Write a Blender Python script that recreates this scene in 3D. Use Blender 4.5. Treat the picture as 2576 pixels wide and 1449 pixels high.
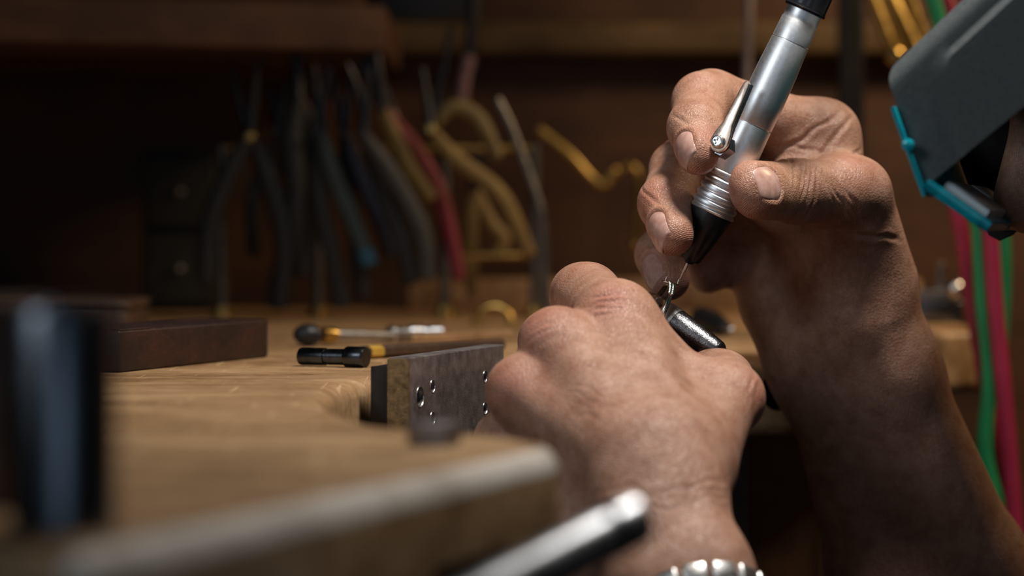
import bpy, bmesh, math, random
import numpy as np
from mathutils import Vector, Matrix
from mathutils.bvhtree import BVHTree

for o in list(bpy.data.objects):
    bpy.data.objects.remove(o, do_unlink=True)
scene = bpy.context.scene
COL = scene.collection
random.seed(7)
rng = np.random.default_rng(7)

# ---------------------------------------------------------------- camera
ZB = 0.95            # height of the bench top above the floor
CAMH = 0.046         # camera height above the bench top
FPX = 6154.0         # focal length in pixels of the 2576 px wide frame
HY, CX = 560.0, 1288.0
cam_d = bpy.data.cameras.new('camera')
cam = bpy.data.objects.new('camera', cam_d)
COL.objects.link(cam)
cam.location = (0, 0, ZB + CAMH)
cam.rotation_euler = (math.pi / 2, 0, 0)
cam_d.sensor_width = 36.0
cam_d.lens = FPX * 36.0 / 2576.0
cam_d.shift_y = -(724.5 - HY) / 2576.0
cam_d.clip_start = 0.02
cam_d.clip_end = 20
cam_d.dof.use_dof = True
cam_d.dof.focus_distance = 0.738
cam_d.dof.aperture_fstop = 7.5
cam_d.dof.aperture_blades = 9
scene.camera = cam

# ---------------------------------------------------------------- world, lights, exposure
world = bpy.data.worlds.new('workshop_ambient')
scene.world = world
world.use_nodes = True
bg = world.node_tree.nodes['Background']
bg.inputs['Color'].default_value = (1.0, 0.80, 0.62, 1)
bg.inputs['Strength'].default_value = 0.006

def area_light(name, loc, target, size, size_y, power, color, spread=180):
    l = bpy.data.lights.new(name, 'AREA')
    l.shape = 'RECTANGLE'
    l.size, l.size_y, l.energy, l.color = size, size_y, power, color
    l.spread = math.radians(spread)
    o = bpy.data.objects.new(name, l)
    COL.objects.link(o)
    o.location = loc
    d = Vector(target) - Vector(loc)
    o.rotation_euler = d.to_track_quat('-Z', 'Y').to_euler()
    return o

area_light('bench_lamp', (0.145, 0.635, ZB + 0.52), (0.085, 0.70, ZB + 0.04), 0.11, 0.085, 1.10, (1.0, 0.95, 0.89), 96)
area_light('window_light', (-0.62, 0.08, ZB + 0.46), (0.09, 0.72, ZB + 0.05), 0.35, 0.30, 0.17, (0.84, 0.92, 1.0), 45)
area_light('far_window_light', (0.05, -1.15, ZB + 0.25), (-0.1, 0.4, ZB + 0.02), 0.5, 0.7, 0.13, (0.55, 0.76, 1.0), 60)
area_light('side_lamp', (0.55, 1.02, ZB + 0.45), (0.20, 1.30, ZB + 0.0), 0.14, 0.14, 1.45, (1.0, 0.70, 0.40), 130)

vs = scene.view_settings
vs.view_transform = 'Standard'
vs.look = 'None'
vs.exposure = 0.0
vs.gamma = 1.0
vs.use_curve_mapping = False

# ---------------------------------------------------------------- helpers
def at(px, py, d):
    """point seen at photo pixel (px, py) at distance d in front of the camera, in world metres"""
    return Vector(((px - CX) / FPX * d, d, ZB + CAMH - (py - HY) / FPX * d))

WLOC = {}

def empty(name, loc, label, cat, group=None):
    o = bpy.data.objects.new(name, None)
    o.empty_display_size = 0.01
    COL.objects.link(o)
    o.location = loc
    WLOC[o] = Vector(loc)
    tag(o, label, cat, group)
    return o

def tag(o, label=None, cat=None, group=None, kind=None):
    if label: o['label'] = label
    if cat: o['category'] = cat
    if group: o['group'] = group
    if kind: o['kind'] = kind
    return o

class MB:
    def __init__(self):
        self.v = []; self.f = []
    def add(self, vs_, fs_):
        n = len(self.v)
        self.v += [Vector(p) for p in vs_]
        self.f += [tuple(i + n for i in f) for f in fs_]
        return self
    def box(self, c, size, rot=None, bev=0.0):
        c = Vector(c); sx, sy, sz = [s / 2 for s in size]
        bm = bmesh.new()
        bmesh.ops.create_cube(bm, size=1.0)
        for v in bm.verts:
            v.co = Vector((v.co.x * sx * 2, v.co.y * sy * 2, v.co.z * sz * 2))
        if bev > 0:
            bmesh.ops.bevel(bm, geom=list(bm.edges), offset=bev, segments=3, profile=0.5, affect='EDGES')
        bm.verts.index_update()
        R = rot if rot is not None else Matrix.Identity(3)
        self.add([R @ v.co + c for v in bm.verts], [[v.index for v in f.verts] for f in bm.faces])
        bm.free()
        return self
    def lathe(self, a, b, prof, n=32, facet=None, cap=True):
        """prof: (t along a->b in metres, radius)"""
        a = Vector(a); b = Vector(b)
        ax = (b - a).normalized()
        ref = Vector((0, 1, 0)) if abs(ax.y) < 0.8 else Vector((1, 0, 0))
        u = ax.cross(ref).normalized(); w = ax.cross(u).normalized()
        vs_, fs_ = [], []
        m = len(prof)
        for (t, r) in prof:
            for k in range(n):
                th = 2 * math.pi * k / n
                rr = r if facet is None else r * facet(t, th)
                vs_.append(a + ax * t + (u * math.cos(th) + w * math.sin(th)) * rr)
        for i in range(m - 1):
            for k in range(n):
                k2 = (k + 1) % n
                fs_.append((i * n + k, i * n + k2, (i + 1) * n + k2, (i + 1) * n + k))
        if cap:
            fs_.append(tuple(range(n - 1, -1, -1)))
            fs_.append(tuple((m - 1) * n + k for k in range(n)))
        return self.add(vs_, fs_)
    def tube(self, pts, rad, n=12, flat=None, up=None, sub=6):
        """smooth tube through points; rad a number or list; flat = (scale_u, scale_w)"""
        P = [Vector(p) for p in pts]
        if not isinstance(rad, (list, tuple)): rad = [rad] * len(P)
        pp, rr = [], []
        if sub > 1 and len(P) > 2:
            for i in range(len(P) - 1):
                p0 = P[max(i - 1, 0)]; p1 = P[i]; p2 = P[i + 1]; p3 = P[min(i + 2, len(P) - 1)]
                for j in range(sub):
                    t = j / sub
                    pp.append(0.5 * ((2 * p1) + (p2 - p0) * t + (2 * p0 - 5 * p1 + 4 * p2 - p3) * t * t + (-p0 + 3 * p1 - 3 * p2 + p3) * t ** 3))
                    rr.append(rad[i] * (1 - t) + rad[i + 1] * t)
            pp.append(P[-1]); rr.append(rad[-1])
        else:
            pp, rr = P, list(rad)
        m = len(pp)
        T = [(pp[min(i + 1, m - 1)] - pp[max(i - 1, 0)]).normalized() for i in range(m)]
        ref = Vector(up) if up is not None else (Vector((0, 1, 0)) if abs(T[0].y) < 0.8 else Vector((1, 0, 0)))
        fu, fw = flat if flat else (1, 1)
        vs_, fs_ = [], []
        for i in range(m):
            u = T[i].cross(ref).normalized(); w = u.cross(T[i]).normalized()
            ref = w if up is None else ref
            for k in range(n):
                th = 2 * math.pi * k / n
                vs_.append(pp[i] + u * (math.cos(th) * rr[i] * fu) + w * (math.sin(th) * rr[i] * fw))
        for i in range(m - 1):
            for k in range(n):
                k2 = (k + 1) % n
                fs_.append((i * n + k, i * n + k2, (i + 1) * n + k2, (i + 1) * n + k))
        # rounded ends
        for e, i, s in ((0, 0, -1), (1, m - 1, 1)):
            c = len(vs_)
            base = i * n
            ring = []
            for k in range(n):
                p = vs_[base + k]
                ring.append(pp[i] + (p - pp[i]) * 0.6 + T[i] * (s * rr[i] * 0.45 * min(fu, fw)))
            vs_ += ring
            for k in range(n):
                k2 = (k + 1) % n
                fs_.append((base + k, base + k2, c + k2, c + k) if s > 0 else (base + k2, base + k, c + k, c + k2))
            fs_.append(tuple(c + k for k in range(n)) if s > 0 else tuple(c + k for k in range(n - 1, -1, -1)))
        return self.add(vs_, fs_)
    def prism(self, poly, origin, ex, ey, ez, thick, bev=0.0, seg=3):
        """poly of (x, y) spanned by ex, ey at origin; extruded by thick along ez; rims bevelled"""
        ex, ey, ez, origin = Vector(ex), Vector(ey), Vector(ez), Vector(origin)
        bm = bmesh.new()
        lo = [bm.verts.new((x, y, 0)) for x, y in poly]
        hi = [bm.verts.new((x, y, thick)) for x, y in poly]
        bm.faces.new(lo[::-1]); bm.faces.new(hi)
        n = len(poly)
        for i in range(n):
            j = (i + 1) % n
            bm.faces.new((lo[i], lo[j], hi[j], hi[i]))
        bmesh.ops.recalc_face_normals(bm, faces=bm.faces)
        if bev > 0:
            es = [e for e in bm.edges if abs(e.verts[0].co.z - e.verts[1].co.z) < 1e-9]
            bmesh.ops.bevel(bm, geom=es, offset=bev, segments=seg, profile=0.5, affect='EDGES')
        bm.verts.index_update()
        flip = ex.cross(ey).dot(ez) < 0
        self.add([origin + ex * v.co.x + ey * v.co.y + ez * v.co.z for v in bm.verts],
                 [[v.index for v in (reversed(f.verts) if flip else f.verts)] for f in bm.faces])
        bm.free()
        return self
    def ball(self, c, r, n=16, m=10, scale=(1, 1, 1), rot=None):
        c = Vector(c); R = rot if rot is not None else Matrix.Identity(3)
        vs_, fs_ = [], []
        for i in range(1, m):
            ph = math.pi * i / m
            for k in range(n):
                th = 2 * math.pi * k / n
                vs_.append(c + R @ Vector((r * scale[0] * math.sin(ph) * math.cos(th), r * scale[1] * math.sin(ph) * math.sin(th), r * scale[2] * math.cos(ph))))
        a = len(vs_); vs_.append(c + R @ Vector((0, 0, r * scale[2]))); vs_.append(c + R @ Vector((0, 0, -r * scale[2])))
        for i in range(m - 2):
            for k in range(n):
                k2 = (k + 1) % n
                fs_.append((i * n + k, (i + 1) * n + k, (i + 1) * n + k2, i * n + k2))
        for k in range(n):
            k2 = (k + 1) % n
            fs_.append((a, k, k2)); fs_.append((a + 1, (m - 2) * n + k2, (m - 2) * n + k))
        return self.add(vs_, fs_)
    def torus(self, c, axis, R, r, n=48, m=10, a0=0, a1=2 * math.pi, ref=None, flat=(1, 1)):
        c = Vector(c); ax = Vector(axis).normalized()
        rf = Vector(ref) if ref else (Vector((0, 0, 1)) if abs(ax.z) < 0.9 else Vector((1, 0, 0)))
        u = (rf - ax * rf.dot(ax)).normalized(); w = ax.cross(u)
        full = abs(a1 - a0 - 2 * math.pi) < 1e-6
        vs_, fs_ = [], []
        cnt = n if full else n + 1
        for i in range(cnt):
            th = a0 + (a1 - a0) * i / n
            e = u * math.cos(th) + w * math.sin(th)
            for k in range(m):
                ph = 2 * math.pi * k / m
                vs_.append(c + e * (R + r * flat[0] * math.cos(ph)) + ax * (r * flat[1] * math.sin(ph)))
        for i in range(n):
            i2 = (i + 1) % cnt
            for k in range(m):
                k2 = (k + 1) % m
                fs_.append((i * m + k, i2 * m + k, i2 * m + k2, i * m + k2))
        if not full:
            fs_.append(tuple(range(m))); fs_.append(tuple(n * m + k for k in range(m - 1, -1, -1)))
        return self.add(vs_, fs_)
    def build(self, name, mat, parent=None, sharp=35, loc=None):
        me = bpy.data.meshes.new(name)
        if parent is not None:
            base = WLOC[parent]
        elif loc is not None:
            base = Vector(loc)
        else:
            xs = [p.x for p in self.v]; ys = [p.y for p in self.v]; zs = [p.z for p in self.v]
            base = Vector(((min(xs) + max(xs)) / 2, (min(ys) + max(ys)) / 2, min(zs)))
        me.from_pydata([p - base for p in self.v], [], self.f)
        me.update()
        bm = bmesh.new(); bm.from_mesh(me)
        bmesh.ops.recalc_face_normals(bm, faces=bm.faces)
        bm.to_mesh(me); bm.free()
        if sharp is not None:
            me.shade_smooth()
            me.set_sharp_from_angle(angle=math.radians(sharp))
        me.materials.append(mat)
        o = bpy.data.objects.new(name, me)
        COL.objects.link(o)
        if parent is not None:
            o.parent = parent
            WLOC[o] = base
        else:
            o.location = base
            WLOC[o] = base
        return o

def cut(obj, cutters):
    """carve the cutter meshes (MB) out of obj and bake the result"""
    for mb in cutters:
        c = mb.build('cutter', obj.data.materials[0])
        m = obj.modifiers.new('b', 'BOOLEAN')
        m.operation = 'DIFFERENCE'; m.object = c; m.solver = 'EXACT'
        bpy.context.view_layer.update()
        dg = bpy.context.evaluated_depsgraph_get()
        me = bpy.data.meshes.new_from_object(obj.evaluated_get(dg))
        obj.modifiers.clear()
        obj.data = me
        bpy.data.objects.remove(c, do_unlink=True)
    obj.data.shade_smooth()
    obj.data.set_sharp_from_angle(angle=math.radians(35))
    return obj

# ---------------------------------------------------------------- materials
def new_mat(name):
    m = bpy.data.materials.new(name)
    m.use_nodes = True
    nt = m.node_tree
    b = nt.nodes['Principled BSDF']
    return m, nt, b

def N(nt, kind, **kw):
    n = nt.nodes.new(kind)
    for k, v in kw.items():
        if k in n.inputs: n.inputs[k].default_value = v
        else: setattr(n, k, v)
    return n

def ramp(nt, fac, stops):
    r = nt.nodes.new('ShaderNodeValToRGB')
    el = r.color_ramp.elements
    while len(el) < len(stops): el.new(0.5)
    for e, (p, c) in zip(el, stops):
        e.position = p; e.color = (*c, 1) if len(c) == 3 else c
    nt.links.new(fac, r.inputs[0])
    return r

def coords(nt, scale=(1, 1, 1), rot=(0, 0, 0)):
    tc = nt.nodes.new('ShaderNodeTexCoord')
    mp = nt.nodes.new('ShaderNodeMapping')
    mp.inputs['Scale'].default_value = scale
    mp.inputs['Rotation'].default_value = rot
    nt.links.new(tc.outputs['Object'], mp.inputs['Vector'])
    return mp.outputs['Vector']

def simple(name, color, rough=0.5, metal=0.0, var=0.15, nscale=300, bump=0.0, bscale=1500, spec=0.5, rvar=0.1, coat=0.0, aniso=0):
    """plain procedural material: noise-varied colour, roughness and fine bump"""
    m, nt, b = new_mat(name)
    v = coords(nt)
    n1 = N(nt, 'ShaderNodeTexNoise', Scale=nscale, Detail=4.0)
    nt.links.new(v, n1.inputs['Vector'])
    lo = tuple(c * (1 - var) for c in color); hi = tuple(min(1, c * (1 + var)) for c in color)
    r = ramp(nt, n1.outputs['Fac'], [(0.3, lo), (0.7, hi)])
    nt.links.new(r.outputs[0], b.inputs['Base Color'])
    mr = N(nt, 'ShaderNodeMapRange')
    mr.inputs['To Min'].default_value = max(0.02, rough - rvar); mr.inputs['To Max'].default_value = min(1, rough + rvar)
    nt.links.new(n1.outputs['Fac'], mr.inputs['Value'])
    nt.links.new(mr.outputs[0], b.inputs['Roughness'])
    b.inputs['Metallic'].default_value = metal
    b.inputs['Specular IOR Level'].default_value = spec
    b.inputs['Coat Weight'].default_value = coat
    if bump > 0:
        n2 = N(nt, 'ShaderNodeTexNoise', Scale=bscale, Detail=3.0)
        nt.links.new(v, n2.inputs['Vector'])
        bp = N(nt, 'ShaderNodeBump', Strength=bump, Distance=0.0004)
        nt.links.new(n2.outputs['Fac'], bp.inputs['Height'])
        nt.links.new(bp.outputs[0], b.inputs['Normal'])
    return m

def wood(name, dark, mid, light, scale=14, stretch=(1, 0.12, 1), rough=0.45, rot=(0, 0, 0), scratch=0.0):
    m, nt, b = new_mat(name)
    v = coords(nt, tuple(s * scale for s in stretch), rot)
    n1 = N(nt, 'ShaderNodeTexNoise', Scale=2.2, Detail=8.0, Roughness=0.62, Distortion=0.6)
    nt.links.new(v, n1.inputs['Vector'])
    n2 = N(nt, 'ShaderNodeTexNoise', Scale=16.0, Detail=6.0, Roughness=0.7)
    nt.links.new(v, n2.inputs['Vector'])
    mx = N(nt, 'ShaderNodeMix', data_type='FLOAT'); mx.inputs[0].default_value = 0.42
    nt.links.new(n1.outputs['Fac'], mx.inputs[2]); nt.links.new(n2.outputs['Fac'], mx.inputs[3])
    r = ramp(nt, mx.outputs[0], [(0.34, dark), (0.5, mid), (0.66, light)])
    out = r.outputs[0]
    vt = coords(nt, (1, 1, 1))
    st = N(nt, 'ShaderNodeTexNoise', Scale=26.0, Detail=5.0, Roughness=0.6)   # stains from use
    nt.links.new(vt, st.inputs['Vector'])
    rs = ramp(nt, st.outputs['Fac'], [(0.36, (0.55, 0.5, 0.45)), (0.56, (1, 1, 1))])
    mc = N(nt, 'ShaderNodeMix', data_type='RGBA', blend_type='MULTIPLY'); mc.inputs[0].default_value = 0.8
    nt.links.new(out, mc.inputs[6]); nt.links.new(rs.outputs[0], mc.inputs[7])
    out = mc.outputs[2]
    hgt = mx.outputs[0]
    if scratch > 0:
        vs1 = coords(nt, (30, 900, 30), (0, 0, 0.9)); vs2 = coords(nt, (800, 26, 30), (0, 0, 0.35))
        acc = None
        for q in (vs1, vs2):
            sn = N(nt, 'ShaderNodeTexNoise', Scale=1.0, Detail=2.0, Distortion=0.3)
            nt.links.new(q, sn.inputs['Vector'])
            rr = ramp(nt, sn.outputs['Fac'], [(0.665, (0, 0, 0)), (0.71, (1, 1, 1))])
            if acc is None: acc = rr.outputs[0]
            else:
                ad = N(nt, 'ShaderNodeMath', operation='MAXIMUM')
                nt.links.new(acc, ad.inputs[0]); nt.links.new(rr.outputs[0], ad.inputs[1]); acc = ad.outputs[0]
        ms = N(nt, 'ShaderNodeMix', data_type='RGBA')
        ml = N(nt, 'ShaderNodeMath', operation='MULTIPLY'); ml.inputs[1].default_value = scratch
        nt.links.new(acc, ml.inputs[0]); nt.links.new(ml.outputs[0], ms.inputs[0])
        nt.links.new(out, ms.inputs[6]); ms.inputs[7].default_value = (*[min(1, c * 1.7 + 0.05) for c in light], 1)
        out = ms.outputs[2]
    nt.links.new(out, b.inputs['Base Color'])
    mr = N(nt, 'ShaderNodeMapRange')
    mr.inputs['To Min'].default_value = rough - 0.08; mr.inputs['To Max'].default_value = rough + 0.15
    nt.links.new(n2.outputs['Fac'], mr.inputs['Value']); nt.links.new(mr.outputs[0], b.inputs['Roughness'])
    bp = N(nt, 'ShaderNodeBump', Strength=0.25, Distance=0.0004)
    nt.links.new(hgt, bp.inputs['Height']); nt.links.new(bp.outputs[0], b.inputs['Normal'])
    return m

VOX = 0.0006
M = {}
M['bench'] = wood('bench_wood', (0.21, 0.110, 0.047), (0.43, 0.255, 0.122), (0.60, 0.395, 0.222), scale=30, stretch=(0.35, 1, 1), rough=0.42, scratch=0.3)
M['sheen_edge'] = wood('painted_edge_sheen', (0.74, 0.65, 0.55), (0.82, 0.74, 0.65), (0.86, 0.79, 0.71), scale=30, stretch=(0.35, 1, 1), rough=0.36)  # bench wood paled so its colour carries the sheen of the front edge
M['collar'] = simple('bright_worn_collar', (0.80, 0.79, 0.77), 0.46, 1.0, 0.12, 700, 0.35, 1500)
M['dull_steel'] = simple('dull_steel', (0.17, 0.16, 0.15), 0.42, 1.0, 0.2, 300)
M['black_steel'] = simple('black_steel', (0.075, 0.08, 0.09), 0.28, 1.0, 0.2, 400, 0.1, 2500)
M['oxide'] = simple('black_oxide_steel', (0.055, 0.055, 0.06), 0.42, 1.0, 0.2, 300)
M['board'] = wood('brown_board', (0.042, 0.016, 0.0075), (0.078, 0.032, 0.0145), (0.12, 0.050, 0.022), scale=8, stretch=(0.15, 1, 1), rough=0.6)
M['shelf'] = wood('shelf_wood', (0.10, 0.065, 0.03), (0.17, 0.11, 0.05), (0.22, 0.15, 0.07), scale=8, stretch=(0.15, 1, 1), rough=0.6)
M['redwood'] = wood('dark_red_wood', (0.010, 0.004, 0.003), (0.026, 0.008, 0.005), (0.055, 0.015, 0.008), scale=60, stretch=(1, 0.3, 1), rough=0.5)
M['darkwood'] = wood('dark_brown_wood', (0.03, 0.014, 0.008), (0.06, 0.03, 0.016), (0.10, 0.05, 0.028), scale=30, stretch=(1, 0.3, 1), rough=0.55)
M['steel'] = simple('brushed_steel', (0.42, 0.42, 0.43), 0.32, 1.0, 0.12, 500, 0.15, 2500)
M['blue_steel'] = simple('blued_steel', (0.20, 0.22, 0.25), 0.30, 1.0, 0.2, 400, 0.1, 2500)
M['dark_steel'] = simple('dark_worn_steel', (0.22, 0.22, 0.23), 0.30, 1.0, 0.25, 900, 0.35, 2200)
M['bright_steel'] = simple('polished_steel', (0.78, 0.77, 0.75), 0.32, 1.0, 0.08, 600, 0.2, 1600)
M['aluminium'] = simple('satin_aluminium', (0.94, 0.95, 0.96), 0.45, 1.0, 0.04, 900, 0.06, 4000, rvar=0.04)
M['copper'] = simple('copper_nickel', (0.86, 0.66, 0.54), 0.34, 1.0, 0.18, 500, 0.05)
M['brass'] = simple('aged_brass', (0.52, 0.35, 0.11), 0.30, 1.0, 0.2, 150, 0.05)
M['brass_side'] = simple('tarnished_brass', (0.30, 0.20, 0.09), 0.5, 0.7, 0.4, 500, 0.2, 1800)
M['black'] = simple('black_plastic', (0.012, 0.012, 0.013), 0.38, 0.0, 0.2, 400, 0.15, 5000)
M['black_gloss'] = simple('black_enamel', (0.012, 0.013, 0.016), 0.22, 0.0, 0.2, 200, 0.0)
M['black_rubber'] = simple('black_rubber', (0.01, 0.01, 0.01), 0.6, 0.0, 0.2, 300, 0.1)
M['gold'] = simple('pale_gold', (0.92, 0.86, 0.74), 0.24, 1.0, 0.05, 800)
M['visor'] = simple('grey_fibre_visor', (0.072, 0.083, 0.084), 0.50, 0.0, 0.18, 900, 0.55, 3200)
M['visor_in'] = simple('black_felt_lining', (0.006, 0.006, 0.006), 0.9, 0.0, 0.2, 800, 0.2)
M['green_hose'] = simple('green_hose', (0.015, 0.22, 0.075), 0.4, 0.0, 0.1, 60)
M['pink_hose'] = simple('crimson_hose', (0.34, 0.022, 0.055), 0.4, 0.0, 0.1, 60)
M['shirt'] = simple('dark_cotton', (0.03, 0.03, 0.034), 0.9, 0.0, 0.2, 500, 0.2, 2500)
M['hair'] = simple('dark_hair', (0.018, 0.012, 0.008), 0.55, 0.0, 0.4, 900, 0.6, 1500)
M['wall'] = simple('dark_plaster', (0.05, 0.04, 0.03), 0.9, 0.0, 0.15, 8, 0.2, 200)
M['plate'] = simple('ground_tool_steel', (0.36, 0.315, 0.30), 0.42, 0.85, 0.30, 260, 0.3, 1800)
M['bolt'] = simple('rusty_bolt_steel', (0.26, 0.23, 0.22), 0.5, 0.8, 0.3, 600)
M['rod'] = simple('satin_steel_rod', (0.62, 0.64, 0.67), 0.34, 1.0, 0.1, 200)
M['knob'] = simple('white_metal_knob', (0.75, 0.73, 0.70), 0.25, 1.0, 0.05, 200)
M['yellow'] = simple('yellow_paint', (0.45, 0.27, 0.04), 0.45, 0.0, 0.15, 300)
M['floor'] = wood('floor_boards', (0.02, 0.012, 0.008), (0.035, 0.02, 0.012), (0.05, 0.03, 0.018), scale=4, stretch=(0.2, 2, 1), rough=0.6)

# ---------------------------------------------------------------- the room shell
def struct(name, c, size, mat, bev=0):
    o = MB().box(c, size, None, bev).build(name, mat)
    return tag(o, kind='structure')

struct('floor', (0.2, 0.6, -0.01), (4.2, 4.2, 0.02), M['floor'])
struct('wall_back', (0.2, 2.0, 1.2), (4.2, 0.06, 2.4), M['wall'])
struct('wall_left', (-1.6, 0.6, 1.2), (0.06, 3.4, 2.4), M['wall'])

# ---------------------------------------------------------------- bench
def smooth_outline(pts, corner=0.004, seg=5):
    """round each polygon corner; pts (x, y[, r])"""
    out = []
    n = len(pts)
    for i in range(n):
        p0 = Vector(pts[i - 1][:2]); p1 = Vector(pts[i][:2]); p2 = Vector(pts[(i + 1) % n][:2])
        r = pts[i][2] if len(pts[i]) > 2 else corner
        a = (p0 - p1); b = (p2 - p1)
        ra = min(r, a.length * 0.45); rb = min(r, b.length * 0.45)
        A = p1 + a.normalized() * ra; B = p1 + b.normalized() * rb
        for k in range(seg + 1):
            t = k / seg
            q = A * (1 - t) ** 2 + p1 * 2 * t * (1 - t) + B * t * t
            out.append((q.x, q.y))
    return out

bench = empty('jewellers_bench', (-0.25, 0.75, 0.0),
              'worn brown wooden jeweller\'s bench with a curved cutout and rounded front edge', 'workbench')
TH = 0.0272
outline = [(-0.0595, 0.340, 0.005), (0.0115, 0.505, 0.009),
           (-0.004, 0.536, 0.012), (-0.028, 0.552, 0.012), (-0.0395, 0.585, 0.02), (-0.0500, 0.640, 0.02),
           (-0.0485, 0.690, 0.012), (-0.0405, 0.722, 0.006), (-0.034, 0.742, 0.004), (-0.0065, 0.812, 0.004), (0.03, 0.822, 0.008), (0.108, 0.836, 0.02),
           (0.142, 0.905, 0.03), (0.180, 1.045, 0.01), (0.205, 1.055, 0.01), (0.215, 1.32, 0.01), (-0.75, 1.32, 0.01), (-0.75, 0.845, 0.01)]
poly = smooth_outline(outline)
top = MB().prism(poly, (0, 0, ZB - TH), (1, 0, 0), (0, 1, 0), (0, 0, 1), TH, bev=0.0050, seg=5).build('bench_top', M['bench'], bench)
# round catch hole bored in the front of the far wing, slot under the near wing
hole = at(1966, 984, 0.832)
ex = Vector((0.376, 0.927, 0)); nx = Vector((0.927, -0.376, 0))
notch_c = Vector((-0.0095, 0.462, ZB - 0.030)) - nx * 0.012
Rn = Matrix((ex, -nx, (0, 0, 1))).transposed()
cut(top, [MB().lathe(hole + Vector((0, -0.05, 0)), hole + Vector((0, 0.06, 0)), [(0, 0.0071), (0.11, 0.0071)], 40),
          MB().box(notch_c, (0.033, 0.05, 0.026), Rn)])
# bright sheen of the worn, polished front rim, painted in as paler wood
top.data.materials.append(M['sheen_edge'])
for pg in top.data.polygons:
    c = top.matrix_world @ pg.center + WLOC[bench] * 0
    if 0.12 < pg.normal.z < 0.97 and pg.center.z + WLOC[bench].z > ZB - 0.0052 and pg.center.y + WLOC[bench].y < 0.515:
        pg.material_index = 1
# apron under the near wing, and the legs
MB().prism(smooth_outline([(-0.066, 0.355), (-0.004, 0.494), (-0.02, 0.51), (-0.072, 0.388), (-0.70, 0.848), (-0.70, 0.820)], 0.002, 2),
           (0, 0, ZB - TH - 0.09), (1, 0, 0), (0, 1, 0), (0, 0, 1), 0.09).build('apron', M['darkwood'], bench)
MB().prism([(0.0, 0.875), (0.085, 0.880), (0.150, 1.07), (0.150, 1.09), (0.07, 0.90), (0.0, 0.895)],
           (0, 0, ZB - TH - 0.12), (1, 0, 0), (0, 1, 0), (0, 0, 1), 0.12).build('apron', M['darkwood'], bench)
for lx, ly in ((-0.68, 0.90), (-0.68, 1.25), (0.15, 1.25), (-0.10, 0.50)):
    MB().box((lx, ly, (ZB - TH) / 2), (0.06, 0.06, ZB - TH), None, 0.003).build('leg', M['darkwood'], bench)
# rail and tool back panel
MB().box((0.08, 1.30, ZB + 0.008), (0.27, 0.03, 0.0165), None, 0.002).build('back_rail', M['bench'], bench)
back = empty('tool_board', (0.0, 1.36, ZB - 0.3), 'reddish brown wooden board standing behind the bench and hanging tools', 'board')
MB().box((-0.17, 1.362, ZB + 0.02), (1.30, 0.022, 0.72), None, 0.002).build('panel', M['board'], back)
MB().box((0.235, 1.340, at(1400, 95, 1.33).z), (0.62, 0.020, 0.0175), None, 0.003).build('ledge', M['shelf'], back)
shelf = empty('overhead_shelf', (-0.32, 1.2, ZB + 0.13), 'dark brown shelf board above the hanging pliers at upper left', 'shelf')
sb = MB()
pA, pB = at(-200, 40, 1.02), at(900, 140, 1.28)
sb.prism([(-0.55, 0.98), (-0.06, 1.16), (-0.06, 1.31), (-0.55, 1.31)], (0, 0, at(0, 62, 1.0).z), (1, 0, 0), (0, 1, 0), (0, 0, 1), 0.022, 0.002)
sb.build('board', M['board'], shelf)
MB().box((-0.30, 1.332, ZB + 0.175), (0.44, 0.03, 0.10), None, 0.002).build('back_strip', M['board'], shelf)

# ---------------------------------------------------------------- skin surfaces: smooth blends of tapered limbs, meshed with surface nets
def cone(a, ra, b, rb, flat=None):
    """tapered limb from a to b; flat = (axis, factor) squashes it along an axis"""
    a = np.array(a, np.float32); b = np.array(b, np.float32)
    f = None
    if flat is not None:
        ax = np.array(Vector(flat[0]).normalized(), np.float32); f = (ax, np.float32(flat[1]))
    return (a, np.float32(ra), b, np.float32(rb), f)

def d_cone(p, c):
    a, ra, b, rb, f = c
    ab = b - a
    L2 = float(ab @ ab)
    q = p - a
    h = np.clip((q @ ab) / max(L2, 1e-12), 0, 1)
    o = q - h[:, None] * ab
    if f is not None:
        s = o @ f[0]
        o = o + (s * (1 / f[1] - 1))[:, None] * f[0]
    return np.sqrt(np.einsum('ij,ij->i', o, o)) - (ra + (rb - ra) * h)

def smin(a, b, k):
    h = np.clip(0.5 + 0.5 * (b - a) / k, 0, 1)
    return b + (a - b) * h - k * h * (1 - h)

def chain(keys, flat=None):
    return [cone(keys[i][0], keys[i][1], keys[i + 1][0], keys[i + 1][1], flat) for i in range(len(keys) - 1)]

class Skin:
    def __init__(self, core, core_k, limbs, limb_k=0.003, join_k=0.007, touch_k=0.0008, extra=(), extra_k=0.0025):
        self.core, self.core_k, self.limbs = core, core_k, limbs
        self.limb_k, self.join_k, self.touch_k = limb_k, join_k, touch_k
        self.extra, self.extra_k = list(extra), extra_k
    def __call__(self, p):
        p = p.astype(np.float32)
        c = p.mean(0); rad = float(np.sqrt(((p - c) ** 2).sum(1).max()))
        cc = c[None]
        def near(pr, m=0.03):
            return float(d_cone(cc, pr)[0]) < rad + m
        d = None
        for pr in self.core:
            if not near(pr): continue
            e = d_cone(p, pr)
            d = e if d is None else smin(d, e, self.core_k)
        if d is None: d = np.full(len(p), 0.05, np.float32)
        for pr in self.extra:
            if near(pr): d = smin(d, d_cone(p, pr), self.extra_k)
        out = d
        for L in self.limbs:
            e = None
            for pr in L:
                if not near(pr): continue
                g = d_cone(p, pr)
                e = g if e is None else smin(e, g, self.limb_k)
            if e is None: continue
            out = np.minimum(out, smin(d, e, self.join_k))
        return out
    def bounds(self, pad=0.006):
        pts = []
        for pr in list(self.core) + self.extra + [q for L in self.limbs for q in L]:
            for c, r in ((pr[0], pr[1]), (pr[2], pr[3])):
                pts.append(c - r); pts.append(c + r)
        pts = np.array(pts)
        return pts.min(0) - pad, pts.max(0) + pad

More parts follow.
